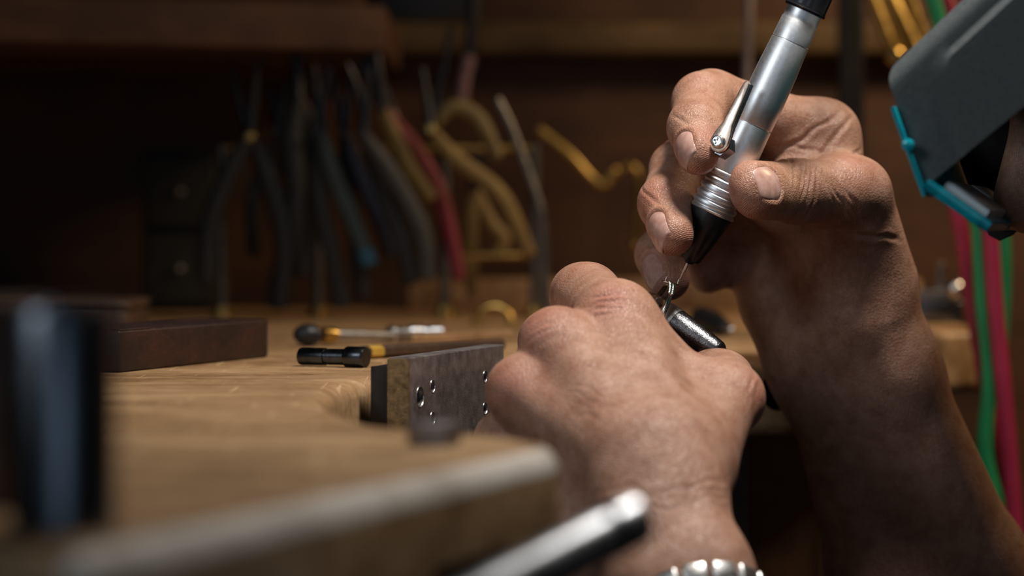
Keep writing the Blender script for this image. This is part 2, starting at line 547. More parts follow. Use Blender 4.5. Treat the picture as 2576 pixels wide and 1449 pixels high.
def surface(f, lo, hi, h, B=8):
    """surface nets over the blocks that the surface f = 0 passes through; returns verts, quads"""
    lo = np.array(lo, np.float64); hi = np.array(hi, np.float64)
    nb = np.ceil((hi - lo) / (h * B)).astype(int)
    G = np.stack(np.meshgrid(*[np.arange(n) for n in nb], indexing='ij'), -1).reshape(-1, 3)
    # two-level search for active blocks, grouped in neighbourhoods so that far limbs can be skipped
    keep = []
    grp = 6
    key = (G // grp) @ np.array([10000, 100, 1])
    order = np.argsort(key, kind='stable')
    G = G[order]; key = key[order]
    cuts = np.flatnonzero(np.diff(key)) + 1
    lim = h * B * 0.87 * 1.35
    for g in np.split(G, cuts):
        v = f(lo + (g + 0.5) * h * B)
        a = g[np.abs(v) < lim]
        if len(a): keep.append(a)
    NC = nb * B + 2
    cell_ids, cell_pos, edges = [], [], []
    I = np.stack(np.meshgrid(*[np.arange(B + 1)] * 3, indexing='ij'), -1).reshape(-1, 3)
    cid = lambda ijk: (ijk[..., 0].astype(np.int64) * NC[1] + ijk[..., 1]) * NC[2] + ijk[..., 2]
    for g in keep:
        for s in range(0, len(g), 60):
            gg = g[s:s + 60]
            m = len(gg)
            P = lo + ((gg * B)[:, None, :] + I[None]) * h
            V = f(P.reshape(-1, 3)).reshape(m, B + 1, B + 1, B + 1)
            V = np.where(V == 0, 1e-9, V)
            neg = V < 0
            cs = [neg[:, a:a + B, b:b + B, c:c + B] for a in (0, 1) for b in (0, 1) for c in (0, 1)]
            sm = sum(x.astype(np.int8) for x in cs)
            act = (sm > 0) & (sm < 8)
            mi, ii, jj, kk = np.nonzero(act)
            if len(mi) == 0: continue
            acc = np.zeros((len(mi), 3)); cnt = np.zeros(len(mi))
            for ax in range(3):
                for o1 in (0, 1):
                    for o2 in (0, 1):
                        off = [0, 0, 0]; oth = [x for x in range(3) if x != ax]
                        off[oth[0]] = o1; off[oth[1]] = o2
                        v0 = V[mi, ii + off[0], jj + off[1], kk + off[2]]
                        o2_ = list(off); o2_[ax] = 1
                        v1 = V[mi, ii + o2_[0], jj + o2_[1], kk + o2_[2]]
                        cr = (v0 < 0) != (v1 < 0)
                        t = np.where(cr, v0 / np.where(cr, v0 - v1, 1), 0)
                        q = np.zeros((len(mi), 3)); q[:] = off
                        q[:, ax] = t
                        acc += q * cr[:, None]; cnt += cr
            base = gg[mi] * B + np.stack([ii, jj, kk], -1)
            cell_ids.append(cid(base))
            cell_pos.append(lo + (base + acc / cnt[:, None]) * h)
            for ax in range(3):
                sl1 = [slice(0, B)] * 3; sl1[ax] = slice(1, B + 1)
                n0 = neg[:, :B, :B, :B]; n1 = neg[(slice(None), *sl1)]
                e = np.nonzero(n0 != n1)
                if len(e[0]) == 0: continue
                b0 = gg[e[0]] * B + np.stack(e[1:], -1)
                edges.append((ax, b0, n0[e]))
    ids = np.concatenate(cell_ids); pos = np.concatenate(cell_pos)
    o = np.argsort(ids); ids = ids[o]; pos = pos[o]
    quads = []
    for ax, b0, inside in edges:
        u, w = (ax + 1) % 3, (ax + 2) % 3
        du = np.zeros(3, int); du[u] = 1
        dw = np.zeros(3, int); dw[w] = 1
        q = np.stack([cid(b0 - du - dw), cid(b0 - dw), cid(b0), cid(b0 - du)], -1)
        ix = np.clip(np.searchsorted(ids, q), 0, len(ids) - 1)
        ok = (ids[ix] == q).all(1)
        ix = ix[ok]; ins = inside[ok]
        ix[~ins] = ix[~ins][:, ::-1]
        quads.append(ix)
    return pos, np.concatenate(quads)

def relax(v, q, it=2, lam=0.5):
    n = len(v)
    src = np.concatenate([q[:, 0], q[:, 1], q[:, 2], q[:, 3]]); dst = np.concatenate([q[:, 1], q[:, 2], q[:, 3], q[:, 0]])
    s = np.concatenate([src, dst]); t = np.concatenate([dst, src])
    c = np.bincount(s, minlength=n).astype(float); c[c == 0] = 1
    for _ in range(it):
        m = np.stack([np.bincount(s, weights=v[t, k], minlength=n) for k in range(3)], -1) / c[:, None]
        v = v + lam * (m - v)
    return v

def vnormals(v, q):
    a = np.cross(v[q[:, 2]] - v[q[:, 0]], v[q[:, 3]] - v[q[:, 1]])
    n = np.zeros_like(v)
    for k in range(4):
        for c in range(3):
            n[:, c] += np.bincount(q[:, k], weights=a[:, c], minlength=len(v))
    return n / (np.linalg.norm(n, axis=1, keepdims=True) + 1e-20)

def wob(p, s, seed=0):
    """cheap smooth noise, about -1..1"""
    r = np.random.default_rng(seed)
    out = 0
    for k in range(4):
        d = r.normal(size=3); d /= np.linalg.norm(d)
        out = out + np.sin((p @ d) * s * (0.7 + 0.5 * k) + r.uniform(0, 6.28)) * (0.5 - 0.08 * k)
    return out

# ---------------------------------------------------------------- the person
mm = 0.001
def K(px, py, d, r):
    return (at(px, py, d), r * mm)

R_ELB = Vector((0.200, 0.862, ZB - 0.225)); L_ELB = Vector((0.095, 0.600, ZB - 0.270))
R_SHO = Vector((0.385, 0.900, ZB - 0.030)); L_SHO = Vector((0.340, 0.530, ZB - 0.040))

def C2(a, b, flat=None):
    return cone(a[0], a[1], b[0], b[1], flat)

# right hand, holding the handpiece (palm towards the camera)
r_core = [
    C2(K(2072, 342, .800, 11.0), K(2130, 830, .805, 15)),
    C2(K(1996, 425, .818, 11.0), K(2110, 850, .812, 15)),
    C2(K(1950, 530, .825, 10.5), K(2085, 860, .815, 15)),
    C2(K(1908, 640, .825, 10.0), K(2060, 870, .815, 14)),
    C2(K(2120, 590, .792, 13.0), K(2150, 790, .797, 17)),
    C2(K(2105, 482, .787, 10), K(2005, 487, .790, 10)), C2(K(2005, 487, .790, 10), K(1945, 500, .795, 9)), C2(K(2000, 490, .806, 10), K(2100, 560, .800, 12)),
    C2(K(1962, 762, .815, 12.5), K(2060, 870, .812, 15)),
    C2(K(2195, 800, .800, 13.5), K(2238, 930, .803, 15)),
    C2(K(2060, 850, .812, 14.0), K(2072, 940, .815, 14)),
    C2(K(2238, 930, .803, 15.0), K(2440, 1449, .825, 20)),
    C2(K(2072, 940, .815, 14.0), K(2255, 1449, .83, 21.5)),
    C2(K(2440, 1449, .825, 20), (R_ELB + Vector((0.012, 0, 0.01)), .036)),
    C2(K(2255, 1449, .83, 21.5), (R_ELB + Vector((-0.012, 0, -0.01)), .036)),
    C2((R_ELB, .040), (R_ELB.lerp(R_SHO, .3), .044)),
]
r_fingers = [
    chain([K(2065, 345, .800, 10.6), K(1790, 250, .782, 9.0), K(1766, 256, .774, 8.9), K(1748, 322, .7545, 8.0), K(1756, 388, .7405, 6.4)]),
    chain([K(1996, 425, .818, 10.6), K(1725, 418, .789, 9.2), K(1708, 428, .780, 8.9), K(1674, 512, .7555, 8.0), K(1691, 590, .7405, 6.6)]),
    chain([K(1950, 530, .825, 10.0), K(1735, 560, .804, 8.8), K(1713, 575, .800, 8.6), K(1661, 640, .785, 7.6), K(1681, 702, .775, 6.9)]),
    chain([K(1908, 640, .825, 9.3), K(1815, 640, .822, 8.0), K(1800, 648, .819, 7.8), K(1772, 665, .818, 7.2), K(1780, 688, .815, 6.8)]),
    chain([K(2190, 700, .795, 14.5), K(2150, 487, .778, 11.2), K(2118, 482, .7735, 10.6), K(2012, 481, .7645, 9.3), K(1985, 482, .761, 9.2)]) + [C2(K(1995, 482, .763, 9.4), K(1897, 478, .7385, 9.2), ((.88, -.38, .3), .80))],
]
right_skin = Skin(r_core, .011, r_fingers, .0035, .008, .0012)

# left hand, gripping the ring clamp (back of the hand towards the camera)
l_core = [
    C2(K(1548, 812, .700, 10.2), K(1680, 1150, .657, 14)),
    C2(K(1402, 866, .690, 9.2), K(1635, 1165, .653, 14)),
    C2(K(1312, 984, .686, 8.7), K(1590, 1185, .657, 14)),
    C2(K(1274, 1112, .695, 8.0), K(1550, 1205, .672, 14)),
    C2(K(1560, 812, .702, 9.6), K(1735, 1003, .692, 10.0)),
    C2(K(1735, 1003, .692, 10.0), K(1722, 1170, .660, 12.5)),
    C2(K(1480, 930, .715, 13), K(1640, 1130, .682, 16)),
    C2(K(1400, 1060, .716, 12), K(1580, 1180, .676, 15)),
    C2(K(1680, 1150, .660, 14), K(1700, 1240, .648, 12.5)),
    C2(K(1545, 1200, .668, 14), K(1500, 1275, .668, 14)),
    C2(K(1610, 1150, .655, 14), K(1625, 1270, .6475, 13.5)), C2(K(1625, 1270, .6475, 13.5), K(1650, 1470, .632, 14.5)),
    C2(K(1700, 1240, .648, 12.5), K(1750, 1449, .632, 13.5)),
    C2(K(1500, 1275, .668, 14), K(1545, 1470, .652, 15)),
    C2(K(1762, 1449, .632, 13.5), (L_ELB + Vector((0.014, 0, 0.01)), .034)),
    C2(K(1545, 1470, .652, 15), (L_ELB + Vector((-0.014, 0, -0.01)), .034)),
    C2((L_ELB, .040), (L_ELB.lerp(L_SHO, .3), .044)),
]
l_tendons = [
    C2(K(1530, 830, .6930, 4.2), K(1655, 1150, .6452, 3.0)),
    C2(K(1410, 880, .6828, 3.9), K(1630, 1160, .6418, 3.0)),
    C2(K(1325, 990, .6790, 3.6), K(1600, 1180, .6445, 3.0)),
]
l_fingers = [
    chain([K(1548, 808, .700, 10.2), K(1478, 746, .737, 9.7), K(1466, 745, .745, 9.6), K(1540, 778, .762, 8.4), K(1600, 800, .768, 7.4)]),
    chain([K(1402, 864, .690, 9.2), K(1385, 860, .728, 9.0), K(1400, 866, .736, 9.0), K(1480, 880, .757, 8.0), K(1560, 880, .764, 7.2)]),
    chain([K(1312, 984, .686, 8.7), K(1325, 975, .722, 8.6), K(1345, 975, .730, 8.6), K(1430, 975, .745, 7.6), K(1500, 965, .752, 7.0)]),
    chain([K(1274, 1112, .695, 8.0), K(1295, 1090, .724, 7.6), K(1315, 1085, .730, 7.4), K(1385, 1065, .744, 6.8), K(1440, 1045, .750, 6.2)]),
    chain([K(1728, 1180, .662, 12.2), K(1826, 1008, .688, 9.4), K(1832, 1000, .692, 9.6), K(1822, 975, .722, 8.8), K(1818, 960, .732, 8.8), K(1770, 912, .756, 7.6)]),
]
left_skin = Skin(l_core, .006, l_fingers, .0035, .0065, .0012, l_tendons, .004)

NAILS = []   # fingernails: centre (pixel, distance), direction to the tip, outward normal, half width, half length
def nail(side, c, t, n, hw, hl, over=0.5):
    t = Vector(t).normalized(); n = Vector(n); n = (n - t * n.dot(t)).normalized()
    NAILS.append((side, at(*c), t, n, n.cross(t), hw * mm, hl * mm, over * mm))
def d3(a, b):
    return (b[0] - a[0])
nail('R', (1741, 384, .7405), d3(r_fingers[0] and K(1748, 322, .7545, 8), K(1756, 388, .7405, 6)), (-.62, -.75, .02), 4.7, 5.2)
nail('R', (1671, 588, .7405), d3(K(1674, 512, .7555, 8), K(1691, 590, .7405, 6)), (-.55, -.80, .0), 4.9, 5.4)
nail('R', (1653, 686, .775), d3(K(1661, 640, .785, 7), K(1681, 702, .775, 6)), (-.66, -.70, .1), 4.6, 5.6)
nail('R', (1894, 474, .7370), d3(K(1985, 482, .763, 9), K(1892, 478, .7385, 9)), (.91, -.32, .28), 5.4, 5.4)

CREASES = {'R': [], 'L': []}
def crease(side, c, t, w, dep, R, wb=0.0004, seed=0):
    CREASES[side].append((np.array(at(*c)), np.array(Vector(t).normalized()), w * mm, dep * mm, R * mm, wb, seed))
# thumb joint wrinkles
for i, (x, y, dp) in enumerate(((1998, 455, .45), (2016, 450, .40), (2036, 448, .5), (2052, 455, .3), (1978, 440, .25))):
    crease('R', (x, y, .757), (1, .2, -.42 + .06 * i), .55, dp * 1.4, 8 + i, .0006, i)
for i in range(7):
    crease('R', (2075 + 13 * i, 480 + 8 * i, .765), (.86, .1, .55), .5, .16, 9, .0008, 20 + i)
# palm creases beside the index knuckle and finger joints
crease('R', (2045, 330, .785), (-.55, .1, .8), .7, .5, 13, .0006, 31)
crease('R', (2022, 375, .785), (.1, 0, 1), .6, .35, 11, .0005, 32)
crease('R', (2100, 345, .785), (-.75, .1, .6), .7, .5, 12, .0006, 33)
crease('R', (2135, 390, .785), (-.6, .1, .8), .6, .3, 10, .0006, 34)
crease('R', (1738, 300, .748), (-.1, .35, -.9), .5, .25, 7, .0004, 36)
crease('R', (1655, 492, .750), (-.2, .35, -.9), .5, .3, 8, .0004, 37)
crease('R', (2170, 590, .775), (.15, 0, 1), .8, .5, 12, .0008, 38)
# left knuckle wrinkles and wrist folds
for i in range(6):
    crease('L', (1532, 735 + 12 * i, .690), (.12, -.2, -1), .55, .22, 6.5, .0008, 50 + i)
for i in range(5):
    crease('L', (1368 + 5 * i, 800 + 13 * i, .683), (.35, -.2, -.9), .6, .14, 6, .0009, 60 + i)
for i in range(4):
    crease('L', (1875 + 9 * i, 980 + 4 * i, .683), (1, 0, -.5), .5, .12, 7, .0008, 70 + i)
for i in range(3):
    crease('L', (1690, 1222 + 17 * i, .640), (-.08, 0, 1), .8, .18, 17, .001, 80 + i)
for i in range(14):
    crease('L', (1500 + 18 * i, 1010 + 15 * i + 40 * math.sin(i * 2.1), .66), (.35, 0, .93), .6, .09, 12, .0012, 90 + i)

def finish(side, skin, h):
    v, q = surface(skin, *skin.bounds(), h)
    v = relax(v, q, 3, .5)
    n = vnormals(v, q)
    disp = np.zeros(len(v))
    for (c, t, w, dep, R, wb, seed) in CREASES[side]:
        o = v - c
        r2 = (o * o).sum(1)
        s = np.flatnonzero(r2 < (1.6 * R) ** 2)
        x = o[s] @ t + wb * wob(v[s], 500, seed)
        disp[s] += -dep * (np.exp(-(x / w) ** 2) - .45 * np.exp(-((np.abs(x) - 2.0 * w) / (1.1 * w)) ** 2)) * np.exp(-(r2[s] / R ** 2) ** 2)
    flush = np.zeros(len(v)); ridge = np.zeros(len(v))
    for (sd, c, t, nn, b, hw, hl, over) in NAILS:
        if sd != side: continue
        o = v - np.array(c)
        near = np.flatnonzero((o * o).sum(1) < .014 ** 2)
        oo = o[near]
        u = oo @ np.array(b) / hw; w = oo @ np.array(t) / hl; g = n[near] @ np.array(nn)
        # nail bed sunk, folds raised round the sides and the base
        e = (np.abs(u) ** 2.6 + np.abs(w) ** 3.2) ** (1 / 2.9)
        face = np.clip(g * 2.2, 0, 1)
        disp[near] += face * (-.00070 * np.clip((1.05 - e) / .14, 0, 1)
                              + .00040 * np.exp(-((e - 1.22) / .15) ** 2) * np.clip(1.1 - w, 0, 1))
        tipc = np.array(c) + np.array(t) * hl * .1 - np.array(nn) * .006
        dd = np.linalg.norm(v - tipc, axis=1)
        ridge = np.maximum(ridge, np.clip(1.25 - dd / .013, 0, 1) * np.clip(.75 - (n @ np.array(nn)) * 1.4, 0, 1))
        flush = np.maximum(flush, np.clip(1.25 - dd / .012, 0, 1) * .7)
    v = v + n * disp[:, None]
    for (p, R, a) in FLUSH[side]:
        dd = np.linalg.norm(v - np.array(at(*p)), axis=1)
        flush = np.maximum(flush, np.exp(-(dd / (R * mm)) ** 2) * a)
    return v, q, flush, np.clip(ridge, 0, 1)

FLUSH = {'R': [((1655, 500, .75), 8, .8), ((1745, 250, .77), 9, .4), ((2150, 440, .77), 10, .5), ((2020, 460, .76), 9, .3)],
         'L': [((1535, 755, .69), 8, .9), ((1355, 815, .685), 9, .9), ((1255, 945, .675), 9, .9), ((1220, 1070, .66), 8, .8), ((1905, 995, .685), 8, .8), ((1440, 690, .735), 9, .5)]}

import time as _t
_t0 = _t.time()
VR, QR, FR, GR = finish('R', right_skin, VOX)
VL, QL, FL, GL = finish('L', left_skin, VOX)
print('hands meshed', len(VR), len(VL), round(_t.time() - _t0, 1), 's')

# head and trunk (mostly outside the picture), same skin surface, coarser
HF = Vector((-.903, .259, -.342)); HR = Vector((.276, .961, 0)); HU = HF.cross(HR) * -1
HU = HU if HU.z > 0 else -HU
NOSE = at(2530, 574, .722)
HC = NOSE - HF * .113 + HU * .045
def H(f, r, u):
    return HC + HF * f + HR * r + HU * u
head = [
    cone(H(-.022, 0, .035), .072, H(-.070, 0, .030), .074),
    cone(H(.012, 0, .02), .058, H(.036, 0, -.045), .044),
    cone(H(.016, -.03, -.01), .042, H(.016, .03, -.01), .042),
    cone(H(.045, 0, -.06), .034, H(.055, 0, -.075), .026),
    cone(H(-.02, 0, -.05), .058, H(-.045, 0, -.13), .056),
]
face = [
    chain([(H(.074, 0, .010), .007), (H(.091, 0, -.018), .0090), (H(.103, 0, -.039), .0110)]),
    chain([(H(.092, -.012, -.043), .0070), (H(.095, -.008, -.042), .0075)]),
    chain([(H(.092, .012, -.043), .0070), (H(.095, .008, -.042), .0075)]),
    chain([(H(.058, -.045, .022), .009), (H(.068, -.015, .020), .010), (H(.068, .015, .020), .010), (H(.058, .045, .022), .009)]),
    chain([(H(.078, -.022, -.070), .0055), (H(.088, 0, -.066), .007), (H(.078, .022, -.070), .0055)]),
    chain([(H(.076, -.019, -.079), .0055), (H(.086, 0, -.079), .0075), (H(.076, .019, -.079), .0055)]),
    chain([(H(-.012, -.080, .005), .010), (H(-.02, -.086, .03), .009), (H(-.008, -.084, .04), .007), (H(.0, -.080, .03), .006)]),
    chain([(H(-.012, .080, .005), .010), (H(-.02, .086, .03), .009), (H(-.008, .084, .04), .007), (H(.0, .080, .03), .006)]),
]
for sgn in (-1, 1):   # eyeballs under lids
    face.append(chain([(H(.054, sgn * .032, .004), .0125), (H(.0545, sgn * .0325, .004), .0125)]))
NECK = H(-.045, 0, -.13)
CHEST = Vector((.47, .715, ZB - .14)); HIP = Vector((.60, .715, ZB - .47))
trunk = [
    cone(NECK, .054, CHEST + Vector((-.02, 0, .06)), .062),
    cone(L_SHO + Vector((.03, .03, -.01)), .062, R_SHO + Vector((.01, -.03, -.01)), .062),
    cone(CHEST + Vector((0, -.06, 0)), .115, HIP + Vector((0, -.06, .04)), .115),
    cone(CHEST + Vector((0, .06, 0)), .115, HIP + Vector((0, .06, .04)), .115),
    cone(L_SHO, .052, L_ELB, .040), cone(R_SHO, .052, R_ELB, .040),
]
def legs(extra=0):
    out = []
    for s in (-1, 1):
        hip = HIP + Vector((-.01, s * .09, 0)); knee = Vector((.22, .715 + s * .17, ZB - .47)); ank = Vector((.26, .715 + s * .17, .09))
        out += [cone(hip, .085 + extra, knee, .060 + extra), cone(knee, .058 + extra, ank, .040 + extra)]
        if not extra: out += [cone(ank, .036, ank + Vector((-.14, 0, -.055)), .032)]
    return out
head_skin = Skin(head, .022, face, .004, .006, .006)
v1, q1 = surface(head_skin, *head_skin.bounds(), .0016)
v1 = relax(v1, q1, 2)
# nostrils
nn_ = vnormals(v1, q1)
for s in (-1, 1):
    c = np.array(H(.101, s * .0065, -.0495))
    dd = np.linalg.norm(v1 - c, axis=1)
    v1 = v1 - nn_ * (.004 * np.exp(-(dd / .0042) ** 2))[:, None]
body_skin = Skin(trunk + legs(), .03, [], .004, .006, .006)
v2, q2 = surface(body_skin, *body_skin.bounds(), .009)
v2 = relax(v2, q2, 2)

person = empty('person', (.45, .715, 0), 'person in a dark shirt bent over the bench, holding a handpiece and a ring clamp', 'person')

def np_mesh(name, v, q, mat, parent, attrs=None):
    me = bpy.data.meshes.new(name)
    b = np.array(WLOC[parent])
    v = (v - b).astype(np.float32)
    me.vertices.add(len(v)); me.vertices.foreach_set('co', v.ravel())
    me.loops.add(q.size); me.loops.foreach_set('vertex_index', q.astype(np.int32).ravel())
    me.polygons.add(len(q)); me.polygons.foreach_set('loop_start', np.arange(0, q.size, 4, dtype=np.int32))
    me.update(calc_edges=True); me.validate()
    for k, a in (attrs or {}).items():
        at_ = me.attributes.new(k, 'FLOAT', 'POINT')
        at_.data.foreach_set('value', a.astype(np.float32))
    me.shade_smooth()
    me.materials.append(mat)
    o = bpy.data.objects.new(name, me)
    COL.objects.link(o)
    o.parent = parent
    WLOC[o] = WLOC[parent]
    return o

def skin_material():
    m, nt, b = new_mat('skin')
    L = nt.links
    v = coords(nt)
    n1 = N(nt, 'ShaderNodeTexNoise', Scale=160.0, Detail=6.0, Roughness=0.62); L.new(v, n1.inputs['Vector'])
    r1 = ramp(nt, n1.outputs['Fac'], [(0.32, (0.34, 0.165, 0.102)), (0.5, (0.43, 0.235, 0.157)), (0.68, (0.50, 0.29, 0.205))])
    n2 = N(nt, 'ShaderNodeTexNoise', Scale=900.0, Detail=3.0); L.new(v, n2.inputs['Vector'])
    r2 = ramp(nt, n2.outputs['Fac'], [(0.38, (0.80, 0.70, 0.66)), (0.6, (1, 1, 1))])
    mm_ = N(nt, 'ShaderNodeMix', data_type='RGBA', blend_type='MULTIPLY'); mm_.inputs[0].default_value = 0.5
    L.new(r1.outputs[0], mm_.inputs[6]); L.new(r2.outputs[0], mm_.inputs[7])
    af = N(nt, 'ShaderNodeAttribute', attribute_name='flush')
    mf = N(nt, 'ShaderNodeMix', data_type='RGBA')
    sc = N(nt, 'ShaderNodeMath', operation='MULTIPLY'); sc.inputs[1].default_value = 0.55
    L.new(af.outputs['Fac'], sc.inputs[0]); L.new(sc.outputs[0], mf.inputs[0])
    L.new(mm_.outputs[2], mf.inputs[6]); mf.inputs[7].default_value = (0.46, 0.165, 0.115, 1)
    L.new(mf.outputs[2], b.inputs['Base Color'])
    b.inputs['Subsurface Weight'].default_value = 0.35
    b.inputs['Subsurface Radius'].default_value = (1.0, 0.36, 0.18)
    b.inputs['Subsurface Scale'].default_value = 0.0022
    b.inputs['Roughness'].default_value = 0.43
    b.inputs['Specular IOR Level'].default_value = 0.45
    # pores and fine skin lines; friction ridges on the finger pads
    w1 = coords(nt, (1, 1, 1))
    vo = N(nt, 'ShaderNodeTexVoronoi', Scale=1150.0, feature='DISTANCE_TO_EDGE'); L.new(v, vo.inputs['Vector'])
    vr = ramp(nt, vo.outputs['Distance'], [(0.0, (0, 0, 0)), (0.22, (1, 1, 1))])
    st = coords(nt, (1500, 420, 420), (0.2, 0.5, 0.3))
    n3 = N(nt, 'ShaderNodeTexNoise', Scale=1.0, Detail=3.0); L.new(st, n3.inputs['Vector'])
    a1 = N(nt, 'ShaderNodeMath', operation='MULTIPLY_ADD'); a1.inputs[1].default_value = 0.55
    L.new(vr.outputs[0], a1.inputs[0]); L.new(n3.outputs['Fac'], a1.inputs[2])
    bp = N(nt, 'ShaderNodeBump', Strength=0.7, Distance=0.00022); L.new(a1.outputs[0], bp.inputs['Height'])
    ar = N(nt, 'ShaderNodeAttribute', attribute_name='ridge')
    wv = N(nt, 'ShaderNodeTexWave', Scale=620.0, Distortion=2.6, Detail=1.0); wv.inputs['Detail Scale'].default_value = 0.35
    wv.bands_direction = 'Z'
    rotv = coords(nt, (1, 1, 1), (0.35, 0.45, 0.0)); L.new(rotv, wv.inputs['Vector'])
    ms = N(nt, 'ShaderNodeMath', operation='MULTIPLY'); L.new(wv.outputs['Fac'], ms.inputs[0]); L.new(ar.outputs['Fac'], ms.inputs[1])
    b2 = N(nt, 'ShaderNodeBump', Strength=0.6, Distance=0.00022); L.new(ms.outputs[0], b2.inputs['Height']); L.new(bp.outputs[0], b2.inputs['Normal'])
    L.new(b2.outputs[0], b.inputs['Normal'])
    return m
M['skin'] = skin_material()
def nail_material():
    m, nt, b = new_mat('fingernail')
    v = coords(nt)
    n = N(nt, 'ShaderNodeTexNoise', Scale=420.0, Detail=2.0); nt.links.new(v, n.inputs['Vector'])
    r = ramp(nt, n.outputs['Fac'], [(0.35, (0.46, 0.25, 0.20)), (0.65, (0.56, 0.35, 0.29))])
    nt.links.new(r.outputs[0], b.inputs['Base Color'])
    b.inputs['Roughness'].default_value = 0.3
    b.inputs['Subsurface Weight'].default_value = 0.2
    b.inputs['Subsurface Radius'].default_value = (1, .5, .4)
    b.inputs['Subsurface Scale'].default_value = 0.001
    b.inputs['Coat Weight'].default_value = 0.15
    return m
M['nail'] = nail_material()

# drop the coarse arms where the fine forearms take over, then join everything into one body mesh
def drop(v, q, test):
    bad = test(v)
    keep = ~bad[q].any(1)
    return v, q[keep]
el = lambda v: (np.linalg.norm(v - np.array(R_ELB), axis=1) < .035) | (np.linalg.norm(v - np.array(L_ELB), axis=1) < .035)
v2, q2 = drop(v2, q2, el)
Vs, Qs, Fs, Gs = [], [], [], []
off = 0
for v, q, f_, g_ in ((VR, QR, FR, GR), (VL, QL, FL, GL), (v1, q1, np.zeros(len(v1)), np.zeros(len(v1))), (v2, q2, np.zeros(len(v2)), np.zeros(len(v2)))):
    Vs.append(v); Qs.append(q + off); Fs.append(f_); Gs.append(g_); off += len(v)
body = np_mesh('body', np.concatenate(Vs), np.concatenate(Qs), M['skin'], person, {'flush': np.concatenate(Fs), 'ridge': np.concatenate(Gs)})
# clothes
sh = Skin([cone(p[0], p[1] + .008, p[2], p[3] + .008) for p in trunk[1:4]] +
          [cone(L_SHO, .062, L_SHO.lerp(L_ELB, .78), .053), cone(R_SHO, .062, R_SHO.lerp(R_ELB, .78), .053)], .03, [])
v3, q3 = surface(sh, *sh.bounds(), .008)
np_mesh('shirt', relax(v3, q3), q3, M['shirt'], person)
tr = Skin(legs(.010) + [cone(HIP + Vector((0, -.06, .0)), .122, HIP + Vector((0, .06, .0)), .122)], .03, [])
v4, q4 = surface(tr, *tr.bounds(), .009)
np_mesh('trousers', relax(v4, q4), q4, M['shirt'], person)
hr = Skin([cone(H(-.040, 0, .050), .070, H(-.075, 0, .030), .080), cone(H(-.08, 0, 0), .066, H(-.07, 0, -.03), .056)], .02, [])
v5, q5 = surface(hr, *hr.bounds(), .004)
v5 = relax(v5, q5)
v5 = v5 + vnormals(v5, q5) * (.002 * wob(v5, 260, 5))[:, None]
np_mesh('hair', v5, q5, M['hair'], person)

# fingernails laid on the fingertips
bvh = {'R': BVHTree.FromPolygons([Vector(p) for p in VR], QR.tolist()) if False else None}
def region_bvh(V, Q, c, R):
    m = np.linalg.norm(V - np.array(c), axis=1) < R
    qq = Q[m[Q].all(1)]
    idx = np.unique(qq); mp = np.zeros(len(V), int); mp[idx] = np.arange(len(idx))
    return BVHTree.FromPolygons([Vector(p) for p in V[idx]], mp[qq].tolist())
for (sd, c, t, n, b, hw, hl, over) in NAILS:
    V, Q = (VR, QR) if sd == 'R' else (VL, QL)
    bv = region_bvh(V, Q, c, .02)
    nu, nv = 17, 19
    top = {}
    prev = None
    for j in range(nv):
        w = -1 + 2 * j / (nv - 1)
        for i in range(nu):
            u = -1 + 2 * i / (nu - 1)
            # rounded cuticle, gently curved free edge
            wid = (1 - max(0, -w) ** 3.2 * .62) * (1 - max(0, w - .1) ** 2 * .30)
            uu = u * wid
            ww = w + (.10 * (1 - u * u) if w > 0 else 0) * max(w, 0)
            p = c + b * (uu * hw) + t * (ww * hl)
            hit = bv.ray_cast(p + n * .012, -n)
            z = (hit[0] - p).dot(n) if hit[0] is not None else None
            top[(i, j)] = (uu, ww, z)
    # smooth height: fit a curved nail plate through the hits
    A, Z = [], []
    for (i, j), (uu, ww, z) in top.items():
        if z is not None and z > -.008:
            A.append([1, uu, ww, uu * uu, ww * ww, uu * ww]); Z.append(z)
    co, *_ = np.linalg.lstsq(np.array(A), np.array(Z), rcond=None)
    co[3] = max(min(co[3], -.0006), -.0022)
    co[4] = max(min(co[4], -.0001), -.0010)
    mb = MB()
    vs_, fs_ = [], []
    for layer in (0, 1):
        for j in range(nv):
            for i in range(nu):
                uu, ww, z = top[(i, j)]
                e = max(abs(-1 + 2 * i / (nu - 1)), 0)
                h = float(np.dot(co, [1, uu, ww, uu * uu, ww * ww, uu * ww])) + .00052 - .0003 * e ** 6 - (.00025 * max(ww, 0) ** 4)
                if j == 0: h -= .0003
                p = c + b * (uu * hw) + t * (ww * hl) + n * (h - (.00045 if layer else 0))
                vs_.append(p)
    S = nu * nv
    for j in range(nv - 1):
        for i in range(nu - 1):
            a0 = j * nu + i
            fs_.append((a0, a0 + 1, a0 + nu + 1, a0 + nu))
            fs_.append((S + a0, S + a0 + nu, S + a0 + nu + 1, S + a0 + 1))
    for j in range(nv - 1):
        for i in (0, nu - 1):
            a0 = j * nu + i
            fs_.append((a0, a0 + nu, S + a0 + nu, S + a0))
    for i in range(nu - 1):
        for j in (0, nv - 1):
            a0 = j * nu + i
            fs_.append((a0, a0 + 1, S + a0 + 1, S + a0))
    mb.add(vs_, fs_).build('fingernail', M['nail'], person, 60)

# ---------------------------------------------------------------- what the hands hold
def pm(d):           # metres per photo pixel at distance d
    return d / FPX

